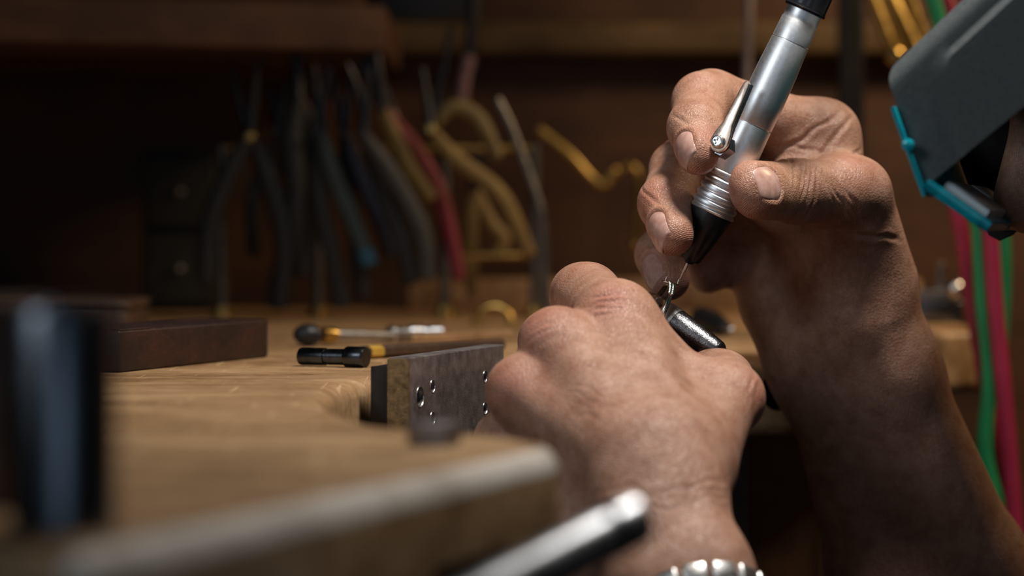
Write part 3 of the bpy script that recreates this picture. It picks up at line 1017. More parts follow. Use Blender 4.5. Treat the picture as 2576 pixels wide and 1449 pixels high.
# handpiece -------------------------------------------------------
HT, HTOP = at(1737, 650, .7520), at(2030, 15, .7450)
hx = (HTOP - HT).normalized()
hp = empty('engraving_handpiece', HT, 'slim silver engraving handpiece with ribbed grip and black nose held in the upper hand', 'handpiece')
S = lambda px: px / 699.3 * (HTOP - HT).length      # photo pixels along the axis -> metres
r_ = lambda px, d=.745: px * pm(d)
nose = [(S(-14), r_(9)), (S(-10), r_(14)), (S(-6), r_(17)), (S(-5), r_(25)), (S(2), r_(29)), (S(20), r_(34)), (S(45), r_(42)), (S(75), r_(49)), (S(105), r_(54)), (S(124), r_(56)), (S(129), r_(56))]
def facet(t, th):
    k = math.exp(-((t - S(55)) / S(48)) ** 2)
    return 1 - .10 * k * (0.5 + 0.5 * math.cos(6 * th + .6)) ** 1.5
MB().lathe(HT, HTOP, nose, 72, facet).build('nose_cone', M['black'], hp)
prof = [(S(128), r_(57.5)), (S(130), r_(59))]
for i in range(5):
    a = 133 + i * 20
    R0 = 59.5 - i * 1.3
    prof += [(S(a + j), r_(R0 - 4.5 * math.sin(math.pi * j / 13) ** 1.0 if j < 13 else R0)) for j in (0, 2, 4, 6.5, 9, 11, 13, 14, 18, 19)]
prof += [(S(236), r_(53)), (S(238), r_(51)), (S(240), r_(53)), (S(300), r_(52.5)), (S(369), r_(52)), (S(371), r_(51.6)), (S(371.5), r_(49))]
MB().lathe(HT, HTOP, prof, 64).build('ribbed_grip', M['aluminium'], hp, 40)
MB().lathe(HT, HTOP, [(S(370), r_(47)), (S(373.5), r_(47)), (S(374), r_(51.5)), (S(375), r_(52)), (S(440), r_(53.5)), (S(520), r_(52.5)), (S(597), r_(49)), (S(599), r_(48.4))], 64).build('barrel', M['aluminium'], hp, 40)
MB().lathe(HT, HTOP, [(S(597), r_(44)), (S(601), r_(44)), (S(601.5), r_(48.3)), (S(602), r_(48.8)), (S(655), r_(47.4)), (S(657), r_(46)), (S(672), r_(45.5)), (S(692), r_(45.5))], 64).build('end_sleeve', M['aluminium'], hp, 40)
MB().lathe(HT, HTOP, [(S(684), r_(46)), (S(685), r_(53)), (S(690), r_(55)), (S(694), r_(53)), (S(698), r_(52)), (S(800), r_(52)), (S(812), r_(46)), (S(816), r_(24))], 48).build('end_cap', M['black_gloss'], hp)
hose = [HT + hx * S(812), HT + hx * S(900), HT + hx * S(990) + Vector((0, .014, 0)), Vector((.118, .80, ZB + .165)), Vector((.16, .95, ZB + .26)), Vector((.20, 1.30, ZB + .33))]
MB().tube(hose, .0026, 12).build('air_hose', M['black_rubber'], hp)
# graver needle in the nose
n0, n1, n2 = at(1731, 658, .7521), at(1718, 683, .7524), at(1705.5, 713, .7528)
MB().lathe(n0, n2, [(0, .00062), ((n1 - n0).length, .00056), ((n1 - n0).length + .0003, .00042), ((n2 - n0).length * .94, .00022), ((n2 - n0).length, .00006)], 14).build('needle', M['bright_steel'], hp)
# lever clip with its screw
c0, c1 = at(1812, 360, .7360), at(1884, 206, .7358)
lx = (c1 - c0).normalized(); view = Vector((-.42, -.86, .26)); ln = (view - lx * view.dot(lx)).normalized(); lw = ln.cross(lx)
L_ = (c1 - c0).length
half = []
w_ = lambda px: px * pm(.732)
head_r = w_(26)
for k in range(13):
    a = math.pi * (0.5 + k / 12) ; half.append((math.cos(a) * head_r, math.sin(a) * head_r))
side = [(L_ * .16, -w_(22)), (L_ * .30, -w_(14.5)), (L_ * .55, -w_(12)), (L_ * .85, -w_(10)), (L_ * .97, -w_(8)), (L_ * 1.0, -w_(3))]
outl = half + side + [(x, -y) for x, y in reversed(side)]
lever = MB().prism(outl, c0, lx, lw, ln, .0013, .00035, 2).build('lever', M['copper'], hp)
MB().prism([(L_ * .12, -w_(17)), (L_ * .3, -w_(13)), (L_ * .98, -w_(8)), (L_ * .99, w_(6)), (L_ * .3, w_(12)), (L_ * .12, w_(16))], c0 - ln * .0022, lx, lw, ln, .0022, .0002, 1).build('lever_spine', M['dark_steel'], lever)
scr = MB().lathe(c0 + ln * .0010, c0 + ln * .01, [(0, w_(18)), (.0007, w_(18)), (.0009, w_(17)), (.0011, w_(16.5)), (.0017, w_(16)), (.0019, w_(13))], 32).build('screw', M['bright_steel'], hp)
cut(scr, [MB().box(c0 + ln * .0029, (w_(19), w_(5), .002), Matrix((lx, lw, ln)).transposed()), MB().box(c0 + ln * .0029, (w_(5), w_(19), .002), Matrix((lx, lw, ln)).transposed())])
MB().lathe(c0 - ln * .0046 - lx * .0006, c0 + ln * .01, [(0, w_(30)), (.0004, w_(32)), (.0045, w_(29))], 6).build('hex_nut', M['blue_steel'], hp, 20)

# ring clamp ------------------------------------------------------
E, C0, D0 = at(1812, 890, .741), at(1666, 793, .7520), at(1622, 763, .756)
cl = empty('ring_clamp', E, 'dark steel tapered ring clamp with a bright collar gripped in the lower hand', 'clamp')
Lc = (C0 - E).length
MB().lathe(E, C0, [(0, r_(21)), (.0003, r_(25)), (.0011, r_(28.5)), (.0025, r_(30)), (Lc * .40, r_(35)), (Lc * .762, r_(39)), (Lc * .765, r_(38))], 64).build('tapered_jaw', M['dark_steel'], cl)
MB().lathe(E, C0, [(Lc * .763, r_(38)), (Lc * .768, r_(40)), (Lc * .80, r_(41)), (Lc * .985, r_(39.5)), (Lc, r_(37.5)), (Lc * 1.002, r_(20))], 64).build('collar', M['collar'], cl)
MB().lathe(E, C0, [(Lc * .9, r_(22)), (Lc * 1.28, r_(22))], 32).build('spindle', M['dark_steel'], cl)
ball = [(Lc * 1.12, r_(20))] + [(Lc * (1.14 + .32 * k / 10), r_(39 * math.sin(math.pi * (.34 + .62 * k / 10)) ** .7)) for k in range(10)] + [(Lc * 1.47, r_(8))]
MB().lathe(E, C0, ball, 48).build('domed_jaw', M['bright_steel'], cl)
# handle of the clamp inside the fist
MB().lathe(E, C0, [(Lc * 1.40, .0030), (Lc * 1.5, .0032), (Lc * 1.7, .0036), (Lc * 1.8, .0020)], 24).build('handle', M['dark_steel'], cl)

# ring ------------------------------------------------------------
RH = at(1685, 716, .7530)
rup = Vector((.41, 0, .91)).normalized(); rn = Vector((.91, .14, -.41)); rn = (rn - rup * rn.dot(rup)).normalized()
RR = .0086
RC = RH - rup * RR
rg = empty('ring', RC - rup * RR, 'small pale gold ring with prongs and beaded shoulders standing in the clamp', 'ring')
MB().torus(RC, rn, RR, .00072, 72, 12, ref=rup, flat=(.9, 1.15)).build('shank', M['gold'], rg)
rw = rn.cross(rup)
for i in range(9):
    for s_ in (-1, 1):
        th = .10 + .088 * i       # the shoulder nearer the camera
        e_ = rup * math.cos(th) + rw * math.sin(th)
        MB().ball(RC + e_ * (RR + .00075) + rn * (s_ * .00048), .00052, 8, 6).build('stone', M['gold'], rg, None)
hb = RH + rup * .0006
tilt = Vector((.975, -.05, -.22)).normalized(); hz = Vector((.1, .0, 1)); hz = (hz - tilt * hz.dot(tilt)).normalized(); hy = hz.cross(tilt)
gal = [hb + tilt * (.0026 * math.cos(a)) + hy * (.0017 * math.sin(a)) for a in [2 * math.pi * k / 24 for k in range(25)]]
MB().tube(gal, .00027, 8, sub=1).build('gallery', M['gold'], rg)
MB().tube([hb - tilt * .0026, hb + tilt * .0026], .00030, 8, sub=1).build('bar', M['gold'], rg)
for ax_, ay_ in ((-.0017, -.0012), (-.0017, .0012), (.0021, -.0010), (.0021, .0010)):
    p0 = hb + tilt * ax_ + hy * ay_
    MB().tube([p0, p0 + hz * .0016 + tilt * .0001], [.00024, .00027], 8, sub=1).build('prong', M['gold'], rg)

# wristwatch ------------------------------------------------------
wa = Vector(((at(1653, 1460, .635) - at(1611, 1258, .650)))).normalized()      # down the forearm
wc = (at(1755, 1449, .632) + at(1545, 1470, .652)) / 2 + wa * .0215
wu = (at(1755, 1449, .632) - at(1545, 1470, .652)); wu = (wu - wa * wu.dot(wa)).normalized(); wv_ = wa.cross(wu)
ww_ = empty('wristwatch', wc, 'steel link bracelet watch on the near wrist at the bottom edge', 'watch')
half_s, rad = .0112, .0166
per = 4 * half_s + 2 * math.pi * rad
def stad(s):
    s = s % per
    if s < 2 * half_s: return wu * (-half_s + s) + wv_ * rad, wv_
    s -= 2 * half_s
    if s < math.pi * rad:
        a = s / rad; n = wv_ * math.cos(a) + wu * math.sin(a); return wu * half_s + n * rad, n
    s -= math.pi * rad
    if s < 2 * half_s: return wu * (half_s - s) - wv_ * rad, -wv_
    s -= 2 * half_s
    a = s / rad; n = -wv_ * math.cos(a) - wu * math.sin(a); return -wu * half_s + n * rad, n
NL = 22
for i in range(NL):
    for row, (off_, wid_, stg) in enumerate(((-.0078, .0050, 0), (0, .0086, .5), (.0078, .0050, 0))):
        p, n = stad((i + stg) * per / NL)
        t_ = wa.cross(n)
        Rm = Matrix((t_, wa, n)).transposed()
        MB().box(wc + p + wa * off_ + n * .0012, (per / NL * .93, wid_, .0030), Rm, .0009).build('link', M['bright_steel'], ww_)
pc, nc = stad(2 * half_s + math.pi * rad + half_s) if wv_.y < 0 else stad(half_s)
cs = MB().lathe(wc + pc + nc * .0025, wc + pc + nc * .02, [(0, .016), (.001, .0185), (.006, .0185), (.008, .0165), (.0085, .015)], 40).build('case', M['bright_steel'], ww_)
MB().lathe(wc + pc + nc * .0111, wc + pc + nc * .02, [(0, .0148), (.0003, .0148)], 40).build('dial', M['black_gloss'], cs)

# ---------------------------------------------------------------- magnifier visor and glasses on the head
VO = at(2224, 176, .662)
va = (at(2224 + 690, 176 - 650, .640) - VO).normalized()
ve = Vector((.338, 0, -.941)); vw = Vector((.276, .961, 0)).normalized()
VW = .128
vz = empty('magnifier_visor', H(0, 0, .06), 'grey fibre headband visor with a teal magnifying lens plate', 'magnifier')
def vpos(s, v, w, out=0.0):
    return VO + va * s + ve * v + vw * w
rc = .006
sect = []
vm = .0335
for k in range(13): sect.append(('n', vm + (rc - vm) * k / 12, 0))
for k in range(1, 7):
    a = math.pi / 2 * k / 6; sect.append(('t', rc - rc * math.sin(a), rc - rc * math.cos(a)))
for k in range(1, 12): sect.append(('t', 0, rc + (VW - 2 * rc) * k / 12))
for k in range(0, 7):
    a = math.pi / 2 * (1 - k / 6); sect.append(('t', rc - rc * math.sin(a), VW - rc + rc * math.cos(a)))
for k in range(1, 13): sect.append(('f', rc + (vm - rc) * k / 12, VW))
def sstep(x): x = min(max(x, 0), 1); return x * x * (3 - 2 * x)
def shell(inset, s1):
    vs_, fs_ = [], []
    ns = 40
    for i in range(ns + 1):
        for (kind, v, w) in sect:
            rcx = .0045
            smin_ = rcx - math.sqrt(max(rcx ** 2 - max(rcx - v, 0) ** 2, 0)) if v < rcx else 0
            s = smin_ + (s1 - smin_) * (i / ns) ** 1.3
            vv = v * (1 + .25 * s / .12 * (v / vm))
            p = vpos(s, vv, w)
            if kind != 't' and True:
                # pressed panel outline
                f = sstep((v - .0085) / .0022) * sstep((s - .0135 - .12 * max(0, .016 - v)) / .003)
                p = p + (-vw if kind == 'n' else vw) * (.0020 * f)
            if inset:
                c = vpos(s, vm * .9, VW / 2)
                if kind == 'n': p = p + vw * inset
                elif kind == 'f': p = p - vw * inset
                else: p = p + ve * inset + (vw if w < VW / 2 else -vw) * (inset if w < rc or w > VW - rc else 0)
            vs_.append(p)
    m = len(sect)
    for i in range(ns):
        for k in range(m - 1):
            fs_.append((i * m + k, i * m + k + 1, (i + 1) * m + k + 1, (i + 1) * m + k))
    return vs_, fs_
def shell_obj(i0, i1, name, mat, s1):
    a, f = shell(i0, s1); b_, _ = shell(i1, s1)
    mb = MB(); n = len(a)
    fs_ = list(f) + [tuple(reversed([x + n for x in q])) for q in f]
    cnt = {}
    for q in f:
        for x, y in zip(q, q[1:] + q[:1]):
            cnt[(x, y)] = 1
    for (x, y) in list(cnt):
        if (y, x) not in cnt: fs_.append((y, x, x + n, y + n))
    mb.add(a + b_, fs_)
    return mb.build(name, mat, vz, 40)
shell_obj(0, .0014, 'shell', M['visor'], .125)
shell_obj(.0016, .0024, 'lining', M['visor_in'], .122)
# headband round the skull
hbp = [H(.0 + .098 * math.cos(a) - .025, .086 * math.sin(a), .055) for a in [2 * math.pi * k / 40 for k in range(41)]]
MB().tube(hbp, .012, 12, flat=(1, .25), up=tuple(HU), sub=1).build('headband', M['visor_in'], vz)
def teal():
    m, nt, b = new_mat('teal_plastic')
    v = coords(nt)
    n = N(nt, 'ShaderNodeTexNoise', Scale=200.0); nt.links.new(v, n.inputs['Vector'])
    r = ramp(nt, n.outputs['Fac'], [(.35, (.0, .36, .46)), (.65, (.01, .52, .64))])
    nt.links.new(r.outputs[0], b.inputs['Base Color'])
    b.inputs['Roughness'].default_value = .22; b.inputs['Transmission Weight'].default_value = .35; b.inputs['IOR'].default_value = 1.45
    return m
def lens_mat():
    m, nt, b = new_mat('lens_acrylic')
    v = coords(nt)
    n = N(nt, 'ShaderNodeTexNoise', Scale=120.0); nt.links.new(v, n.inputs['Vector'])
    r = ramp(nt, n.outputs['Fac'], [(.35, (.80, .86, .86)), (.65, (.88, .92, .92))])
    nt.links.new(r.outputs[0], b.inputs['Base Color'])
    b.inputs['Roughness'].default_value = .2; b.inputs['Transmission Weight'].default_value = .15; b.inputs['IOR'].default_value = 1.49
    return m
M['teal'] = teal(); M['lens'] = lens_mat()
fl = [(2395, 345), (2560, 215), (2640, 330), (2600, 540), (2545, 592), (2513, 606), (2486, 592), (2446, 492)]
f0 = at(2446, 492, .784)
MB().prism([((at(x, y, .784) - f0).x, (at(x, y, .784) - f0).z) for x, y in fl], f0, Vector((.961, -.276, 0)), (0, 0, 1), vw, .0018, .0004, 1).build('side_flap', M['visor_in'], vz)
fo = VO - va * .0003
plate = MB()
plate.prism([(.0100, -.003), (.0355, -.003), (.0355, VW + .003), (.0100, VW + .003)], fo, ve, vw, -va, .0016, .0005, 2)
lp = plate.build('lens_plate', M['teal'], vz)
MB().lathe(fo + ve * .0215 + vw * -.0050, fo + ve * .0215 + vw * .004, [(0, .0009), (.0004, .0017), (.0012, .0017), (.0016, .001), (.006, .001)], 20).build('stud', M['teal'], lp)
g0 = fo + ve * .0345; gd = Vector((.805, -.12, -.575)).normalized(); gn = gd.cross(vw).normalized()
if gn.z < 0: gn = -gn
GL_ = .0195
for (a0, a1, b0, b1) in ((-.001, GL_, -.003, .0035), (-.001, GL_, VW - .0035, VW + .003), (-.001, .003, -.003, VW + .003), (GL_ - .003, GL_, -.003, VW + .003), (-.001, GL_, VW / 2 - .006, VW / 2 + .006)):
    MB().prism([(a0, b0), (a1, b0), (a1, b1), (a0, b1)], g0, gd, vw, gn, .0032, .0005, 2).build('lens_frame', M['teal'], vz)
for (b0, b1) in ((.0035, VW / 2 - .006), (VW / 2 + .006, VW - .0035)):
    MB().prism([(.0028, b0), (GL_ - .0028, b0), (GL_ - .0028, b1), (.0028, b1)], g0 + gn * .0006, gd, vw, gn, .0050, .0008, 2).build('lens', M['lens'], vz)

gl = empty('eyeglasses', H(.085, 0, .0), 'dark framed eyeglasses on the nose behind the magnifier visor', 'glasses')
for s_ in (-1, 1):
    cpt = H(.088, s_ * .032, .000)
    rim = [cpt + HR * (.024 * math.cos(a)) + HU * (.017 * math.sin(a)) for a in [2 * math.pi * k / 32 for k in range(33)]]
    ro = MB().tube(rim, .0013, 8, sub=1).build('rim', M['dark_steel'], gl)
    MB().tube([H(.086, s_ * .056, .006), H(.06, s_ * .078, .010), H(-.01, s_ * .083, .014), H(-.03, s_ * .083, .004)], .0013, 8).build('temple', M['dark_steel'], gl)
MB().tube([H(.088, -.009, .004), H(.091, 0, .007), H(.088, .009, .004)], .0012, 8).build('bridge', M['dark_steel'], gl)

# ---------------------------------------------------------------- things on the bench
zt = ZB + .0002
# mounting plate in the cutout
P0 = Vector((-.0293, .700, 0)); pd = Vector((.329, .945, 0)).normalized(); pn = Vector((-.945, .329, 0)).normalized()
ptop = .0073
mp = empty('bench_plate', Vector((-.018, .74, ZB - .045)), 'steel mounting plate with drilled holes standing in the bench cutout', 'plate')
pl = MB().prism([(0, ZB - .045), (.0815, ZB - .045), (.0815, ZB + ptop), (0, ZB + ptop)], P0, pd, (0, 0, 1), pn, .0066, .0004, 2).build('plate', M['plate'] if 'plate' in M else M['steel'], mp)
cuts = []
holes = []
for s, z, r in ((.0083, -.0044, .0030), (.0185, -.0020, .0019), (.0185, -.01136, .0019), (.0639, -.0019, .0019), (.0639, -.0117, .0019)):
    c = P0 + pd * s + Vector((0, 0, ZB + z))
    cuts.append(MB().lathe(c - pn * .002, c + pn * .02, [(0, r), (.0055, r)], 24))
    holes.append((c, r))
cut(pl, cuts)
for i, (c, r) in enumerate(holes):
    MB().torus(c + pn * .0001, pn, r, .00022, 32, 8).build('hole_rim', M['bright_steel'], mp)
c, r = holes[0]
sk = MB().lathe(c + pn * .0034, c - pn * .01, [(0, r * .86), (.0014, r * .86), (.0018, r * .78)], 24).build('socket_screw', M['blue_steel'], mp)
MB().prism([(.0, ZB - .045), (.080, ZB - .045), (.080, ZB + .0045), (.0, ZB + .0045)], P0 + pn * .0068 + pd * .002, pd, (0, 0, 1), pn, .0062, .0004, 2).build('backing_block', M['black'], mp)
MB().box(P0 - pd * .0004 + pn * .0033 + Vector((0, 0, ZB + ptop / 2 - .0227)), (.0064, .0012, .052), Matrix((pn, pd, (0, 0, 1))).transposed()).build('brass_edge', M['brass_side'], mp)

# hex bolt head near the corner
bc = at(1092, 1118, .507); bc.z = zt
hb_ = empty('hex_bolt', bc, 'dark hex bolt head standing on the front corner of the bench', 'bolt')
MB().lathe(bc, bc + Vector((0, 0, 1)), [(0, .0052), (.0003, .0056), (.0040, .0056), (.0046, .0050), (.0047, .0046)], 6).build('head', M['bolt'] if 'bolt' in M else M['blue_steel'], hb_, 20)
MB().lathe(bc, bc + Vector((0, 0, 1)), [(.0046, .0036), (.0049, .0034), (.0050, .003)], 24).build('boss', M['blue_steel'], hb_)

# steel cylinder in the foreground left
sc_ = at(158, 1338, .366); sc_.z = zt
cy = empty('steel_cylinder', sc_, 'upright dark steel cylinder with a bluish sheen at the left front of the bench', 'cylinder')
Rcy = .0080
MB().lathe(sc_, sc_ + Vector((0, 0, 1)), [(0, Rcy * .94), (.0006, Rcy), (.0318, Rcy), (.0330, Rcy * .92), (.0332, Rcy * .6)], 64).build('body', M['blue_steel'], cy)
MB().lathe(sc_, sc_ + Vector((0, 0, 1)), [(.0330, Rcy * .55), (.0338, Rcy * .5), (.0339, Rcy * .3)], 32).build('boss', M['blue_steel'], cy)

# black rod reaching out of the bench front
t0, t1 = at(1628, 1296, .425), at(830, 1712, .3985)
rd = empty('steel_rod', t1, 'blurred shiny dark steel rod with a rounded tip slanting up at the lower edge', 'rod')
dr = (t1 - t0).length
MB().lathe(t0, t1, [(0, .0018), (.0004, .0032), (.0012, .0042), (.0024, .0046), (dr, .0048)], 40).build('shaft', M['rod'] if 'rod' in M else M['black_gloss'], rd)
MB().lathe(t0, t1, [(.006, .0046), (.0062, .00475), (.008, .00475), (.0082, .0046)], 40).build('band', M['blue_steel'], rd)

# dark block at the left edge of the picture
dk = Vector((-.101, .402, zt))
do = empty('hardwood_block', dk, 'tall dark brown hardwood block left of the steel cylinder at the picture edge', 'block')
MB().box(dk + Vector((0, 0, .0155)), (.042, .026, .031), None, .002).build('block', M['darkwood'], do)
MB().box(dk + Vector((0, 0, .0322)), (.043, .027, .0022), None, .0008).build('cap', M['darkwood'], do)

# dark red wooden block
def ground(px, py):
    d = CAMH * FPX / (py - HY)
    p = at(px, py, d); p.z = zt
    return p
A, B_ = ground(300, 938), ground(688, 898)
bx = (B_ - A).normalized(); by = Vector((-bx.y, bx.x, 0))
bl = empty('wooden_block', (A + B_) / 2 + by * .015, 'dark red wooden block lying on the bench beside the steel cylinder', 'block')
Lb = (B_ - A).length
MB().prism(smooth_outline([(0, 0, .001), (Lb, 0, .006), (Lb, .03, .006), (0, .03, .001)], .002, 4), Vector((A.x, A.y, zt)), bx, by, (0, 0, 1), .0128, .0009, 3).build('block', M['redwood'], bl)
MB().prism([(.0006, .0006), (.018, .0006), (.018, .0294), (.0006, .0294)], Vector((A.x, A.y, zt + .0124)) - by * .0004, bx, by, (0, 0, 1), .0007, .0002, 1).build('worn_end', M['redwood'], bl)
# dark case behind it
cc = at(120, 760, .97); cc.z = zt
cb = empty('wooden_case', cc, 'low dark brown case with rounded corners behind the red wooden block', 'case')
MB().prism(smooth_outline([(-.09, 0, .004), (.032, 0, .006), (.032, .06, .006), (-.09, .06, .006)], .005), cc, (1, 0, 0), (0, 1, 0), (0, 0, 1), .0105, .0015).build('base', M['darkwood'], cb)
MB().prism(smooth_outline([(-.09, -.0005, .004), (.0325, -.0005, .006), (.0325, .0605, .006), (-.09, .0605, .006)], .005), cc + Vector((0, 0, .0109)), (1, 0, 0), (0, 1, 0), (0, 0, 1), .0038, .0014).build('lid', M['darkwood'], cb)

# stepped steel collet
a_, b_ = ground(766, 912), ground(921, 922)
a_.z = zt + .0029; b_.z = zt + .0031
a_ = Vector((a_.x, .785, a_.z)); b_ = Vector((at(921, 900, .775).x, .775, b_.z))
ct = empty('steel_collet', (a_ + b_) / 2 - Vector((0, 0, .003)), 'short stepped dark steel collet lying on the bench behind the cutout', 'collet')
Lk = (b_ - a_).length
MB().lathe(a_, b_, [(0, .0018), (.0004, .0026), (Lk * .04, .0028), (Lk * .395, .0028), (Lk * .40, .0024), (Lk * .44, .0024), (Lk * .445, .0026), (Lk * .71, .0026)], 40).build('stem', M['black_steel'], ct)
MB().lathe(a_, b_, [(Lk * .70, .0025), (Lk * .705, .0031), (Lk * .73, .0034), (Lk * .97, .0034), (Lk, .0031), (Lk * 1.0, .0015)], 40).build('flange', M['black_steel'], ct)

# graver with a dark knob, lying behind
g0_, g1_ = ground(775, 872), ground(985, 866)
gk = empty('graver', g0_, 'graver with a round black knob and steel shaft lying behind the steel collet', 'graver')
g0_.z = zt + .0042; g1_.z = zt + .003
MB().ball(g0_, .0042, 20, 14, (1.35, 1, .98)).build('knob', M['black'], gk)
gdx = (g1_ - g0_).normalized()
MB().lathe(g0_ + gdx * .006, g1_, [(0, .0032), (.004, .0030), (.006, .0024)], 20).build('ferrule', M['brass'], gk)
MB().tube([g0_ + gdx * .011, g1_], [.0021, .0016], 10, sub=1).build('shaft', M['steel'], gk)
# pair of small steel fittings beyond the plate
for (x0, x1, yb, r, lab) in ((975, 1022, 862, .0031, 'left of two small shiny steel fittings behind the bench plate'), (1026, 1110, 858, .0030, 'longer right one of two small shiny steel fittings behind the bench plate')):
    d = CAMH * FPX / (yb - HY) * 1.0
    p0, p1 = at(x0, yb, d), at(x1, yb, d + .004)
    p0.z = p1.z = zt + r
    f_ = empty('steel_fitting', (p0 + p1) / 2 - Vector((0, 0, r)), lab, 'fitting', 'small steel fittings behind the plate')
    L2 = (p1 - p0).length
    MB().lathe(p0, p1, [(0, r * .6), (.0004, r), (L2 * .45, r), (L2 * .48, r * .75), (L2 * .6, r * .75), (L2 * .63, r * .95), (L2, r * .95)], 24).build('barrel', M['steel'], f_)
    MB().torus(p0.lerp(p1, .25), (p1 - p0), r * .98, r * .16, 24, 8).build('ring', M['bright_steel'], f_)
# wooden stick with a yellow band, long thin ruler
w0, w1 = ground(905, 905), ground(1262, 884)
ws = empty('pencil', (w0 + w1) / 2, 'thin brown pencil with a yellow band lying behind the bench plate', 'pencil')
w0.z = w1.z = zt + .0022
dw = (w1 - w0).length
MB().lathe(w0, w1, [(0, .0021), (dw, .0021)], 6).build('shaft', M['darkwood'], ws, 20)
MB().lathe(w0, w1, [(.004, .0022), (.010, .0022)], 6).build('band', M['yellow'] if 'yellow' in M else M['brass'], ws, 20)
k0, k1 = ground(1040, 862), ground(1290, 852)
kx = (k1 - k0).normalized(); ky = Vector((-kx.y, kx.x, 0))
ru = empty('wooden_ruler', (k0 + k1) / 2, 'flat orange brown wooden ruler lying near the brass loop', 'ruler')
MB().prism([(0, 0), ((k1 - k0).length, 0), ((k1 - k0).length, .02), (0, .02)], k0, kx, ky, (0, 0, 1), .003, .0004).build('strip', M['bench'], ru)
for i in range(9):
    MB().box(k0 + kx * (.004 + .0045 * i) + ky * .003 + Vector((0, 0, .00305)), (.0004, .005 if i % 3 else .008, .0002), Matrix((kx, ky, (0, 0, 1))).transposed()).build('tick', M['black'], ru)
# brass loop
lc = at(1243, 836, 1.10); lc.z = zt
lo_ = empty('brass_loop', lc, 'arched brass loop standing at the back of the bench', 'loop')
MB().torus(lc + Vector((0, 0, .0005)), (.1, -1, .25), .0078, .0016, 40, 12, math.radians(-88), math.radians(88), ref=(0, 0, 1)).build('arch', M['brass'], lo_)
for s_ in (-1, 1):
    MB().lathe(lc + Vector((s_ * .0078, s_ * .0008, 0)), lc + Vector((s_ * .0078, s_ * .0008, .1)), [(0, .0026), (.0008, .0026), (.0012, .002)], 20).build('foot', M['brass'], lo_)
# small chuck with a bright knob on the far wing
kc = at(2372, 812, 1.125); kc.z = zt
ck = empty('bench_vice', kc, 'small dark vice with a round white metal knob on the far bench wing', 'vice')
MB().box(kc + Vector((-.004, 0, .0052)), (.024, .014, .0104), None, .0014).build('base', M['blue_steel'], ck)
MB().box(kc + Vector((-.006, 0, .0125)), (.016, .010, .0045), None, .001).build('jaw', M['steel'], ck)
MB().tube([kc + Vector((-.001, 0, .012)), kc + Vector((-.001, 0, .027))], .0016, 10, sub=1).build('post', M['steel'], ck)
MB().ball(kc + Vector((.0045, -.008, .0155)), .0046, 20, 14).build('knob', M['knob'] if 'knob' in M else M['bright_steel'], ck)

q0, q1 = ground(1765, 838), ground(1842, 846)
bn = empty('burnisher', (q0 + q1) / 2, 'small dark burnisher with a bright tip lying on the far bench wing behind the clamp', 'tool')
q0.z = zt + .0055; q1.z = zt + .0022
MB().tube([q0, q0.lerp(q1, .45), q0.lerp(q1, .8)], [.0055, .0050, .0026], 14).build('handle', M['black'], bn)
MB().tube([q0.lerp(q1, .78), q1], [.0019, .0014], 12, sub=1).build('tip', M['bright_steel'], bn)

# ---------------------------------------------------------------- hanging tools at the back
def pxpath(pts, d):
    return [at(x, y, d + (q[0] if q else 0)) for (x, y, *q) in pts]

rack = empty('tool_rack', Vector((-.08, 1.19, ZB)), 'wire tool rack with thin rods and posts carrying the pliers', 'rack')
RD = 1.19
MB().tube([at(560, 372, RD), at(1345, 372, RD)], .0016, 12, sub=1).build('rail', M['brass'], rack)
MB().tube([at(1165, 643, RD), at(1345, 643, RD)], .0018, 12, sub=1).build('rail', M['brass'], rack)
for x in (560, 800, 1120, 1345):
    b0 = at(x, 800, RD); b0.z = zt
    MB().tube([b0, at(x, 366, RD)], .0026, 12, sub=1).build('post', M['dull_steel'], rack)
    MB().lathe(b0, b0 + Vector((0, 0, 1)), [(0, .0062), (.001, .0062), (.0014, .0045), (.005, .0038)], 20).build('foot', M['brass'], rack)

HC_ = {}
def hmat(key, col, rough=.6):
    if key not in HC_: HC_[key] = simple('grip_' + key, col, rough, 0, .15, 120)
    return HC_[key]

def pliers(name, label, pivot, d, handles, jaws, cols, w=24, jw=11, cat='pliers'):
    pv = at(*pivot, d)
    lo = min((at(x, y, d) for h in handles for (x, y) in h), key=lambda p: p.z)
    o = empty(name, Vector((pv.x, pv.y, lo.z)), label, cat, 'hanging pliers')
    for i, h in enumerate(handles):
        dd = d + (-.0028 if i == 0 else .0028)
        pts = [at(*pivot, dd)] + [at(x, y, dd) for x, y in h]
        n = len(pts)
        rad = [w * .55 * pm(d)] + [w * (1.0 if k < n - 1 else .85) * pm(d) for k in range(1, n)]
        MB().tube(pts, rad, 14, flat=(1, .72)).build('handle', cols[i], o)
    for i, j in enumerate(jaws):
        dd = d + (.0020 if i == 0 else -.0020)
        pts = [at(*pivot, dd)] + [at(x, y, dd) for x, y in j]
        n = len(pts)
        rad = [jw * 1.5 * pm(d)] + [jw * (1.3 - .75 * k / (n - 1)) * pm(d) for k in range(1, n)]
        MB().tube(pts, rad, 10, flat=(1, 1.1)).build('jaw', M['oxide'], o)
    MB().lathe(pv + Vector((0, -.007, 0)), pv + Vector((0, .007, 0)), [(0, 9 * pm(d)), (.0006, 12 * pm(d)), (.0134, 12 * pm(d)), (.014, 9 * pm(d))], 20).build('pivot', M['brass'] if pivot[0] in (632, 1085) else M['oxide'], o)
    return o
M['rivet'] = M['brass']
blk = hmat('black', (.010, .010, .011)); teal_g = hmat('slate_teal', (.026, .042, .043)); navy = hmat('navy', (.012, .016, .035)); olive = hmat('olive_brown', (.075, .058, .036))
yel = hmat('yellow', (.22, .14, .035)); crim = hmat('crimson', (.16, .012, .022)); grey = hmat('grey', (.036, .033, .030))
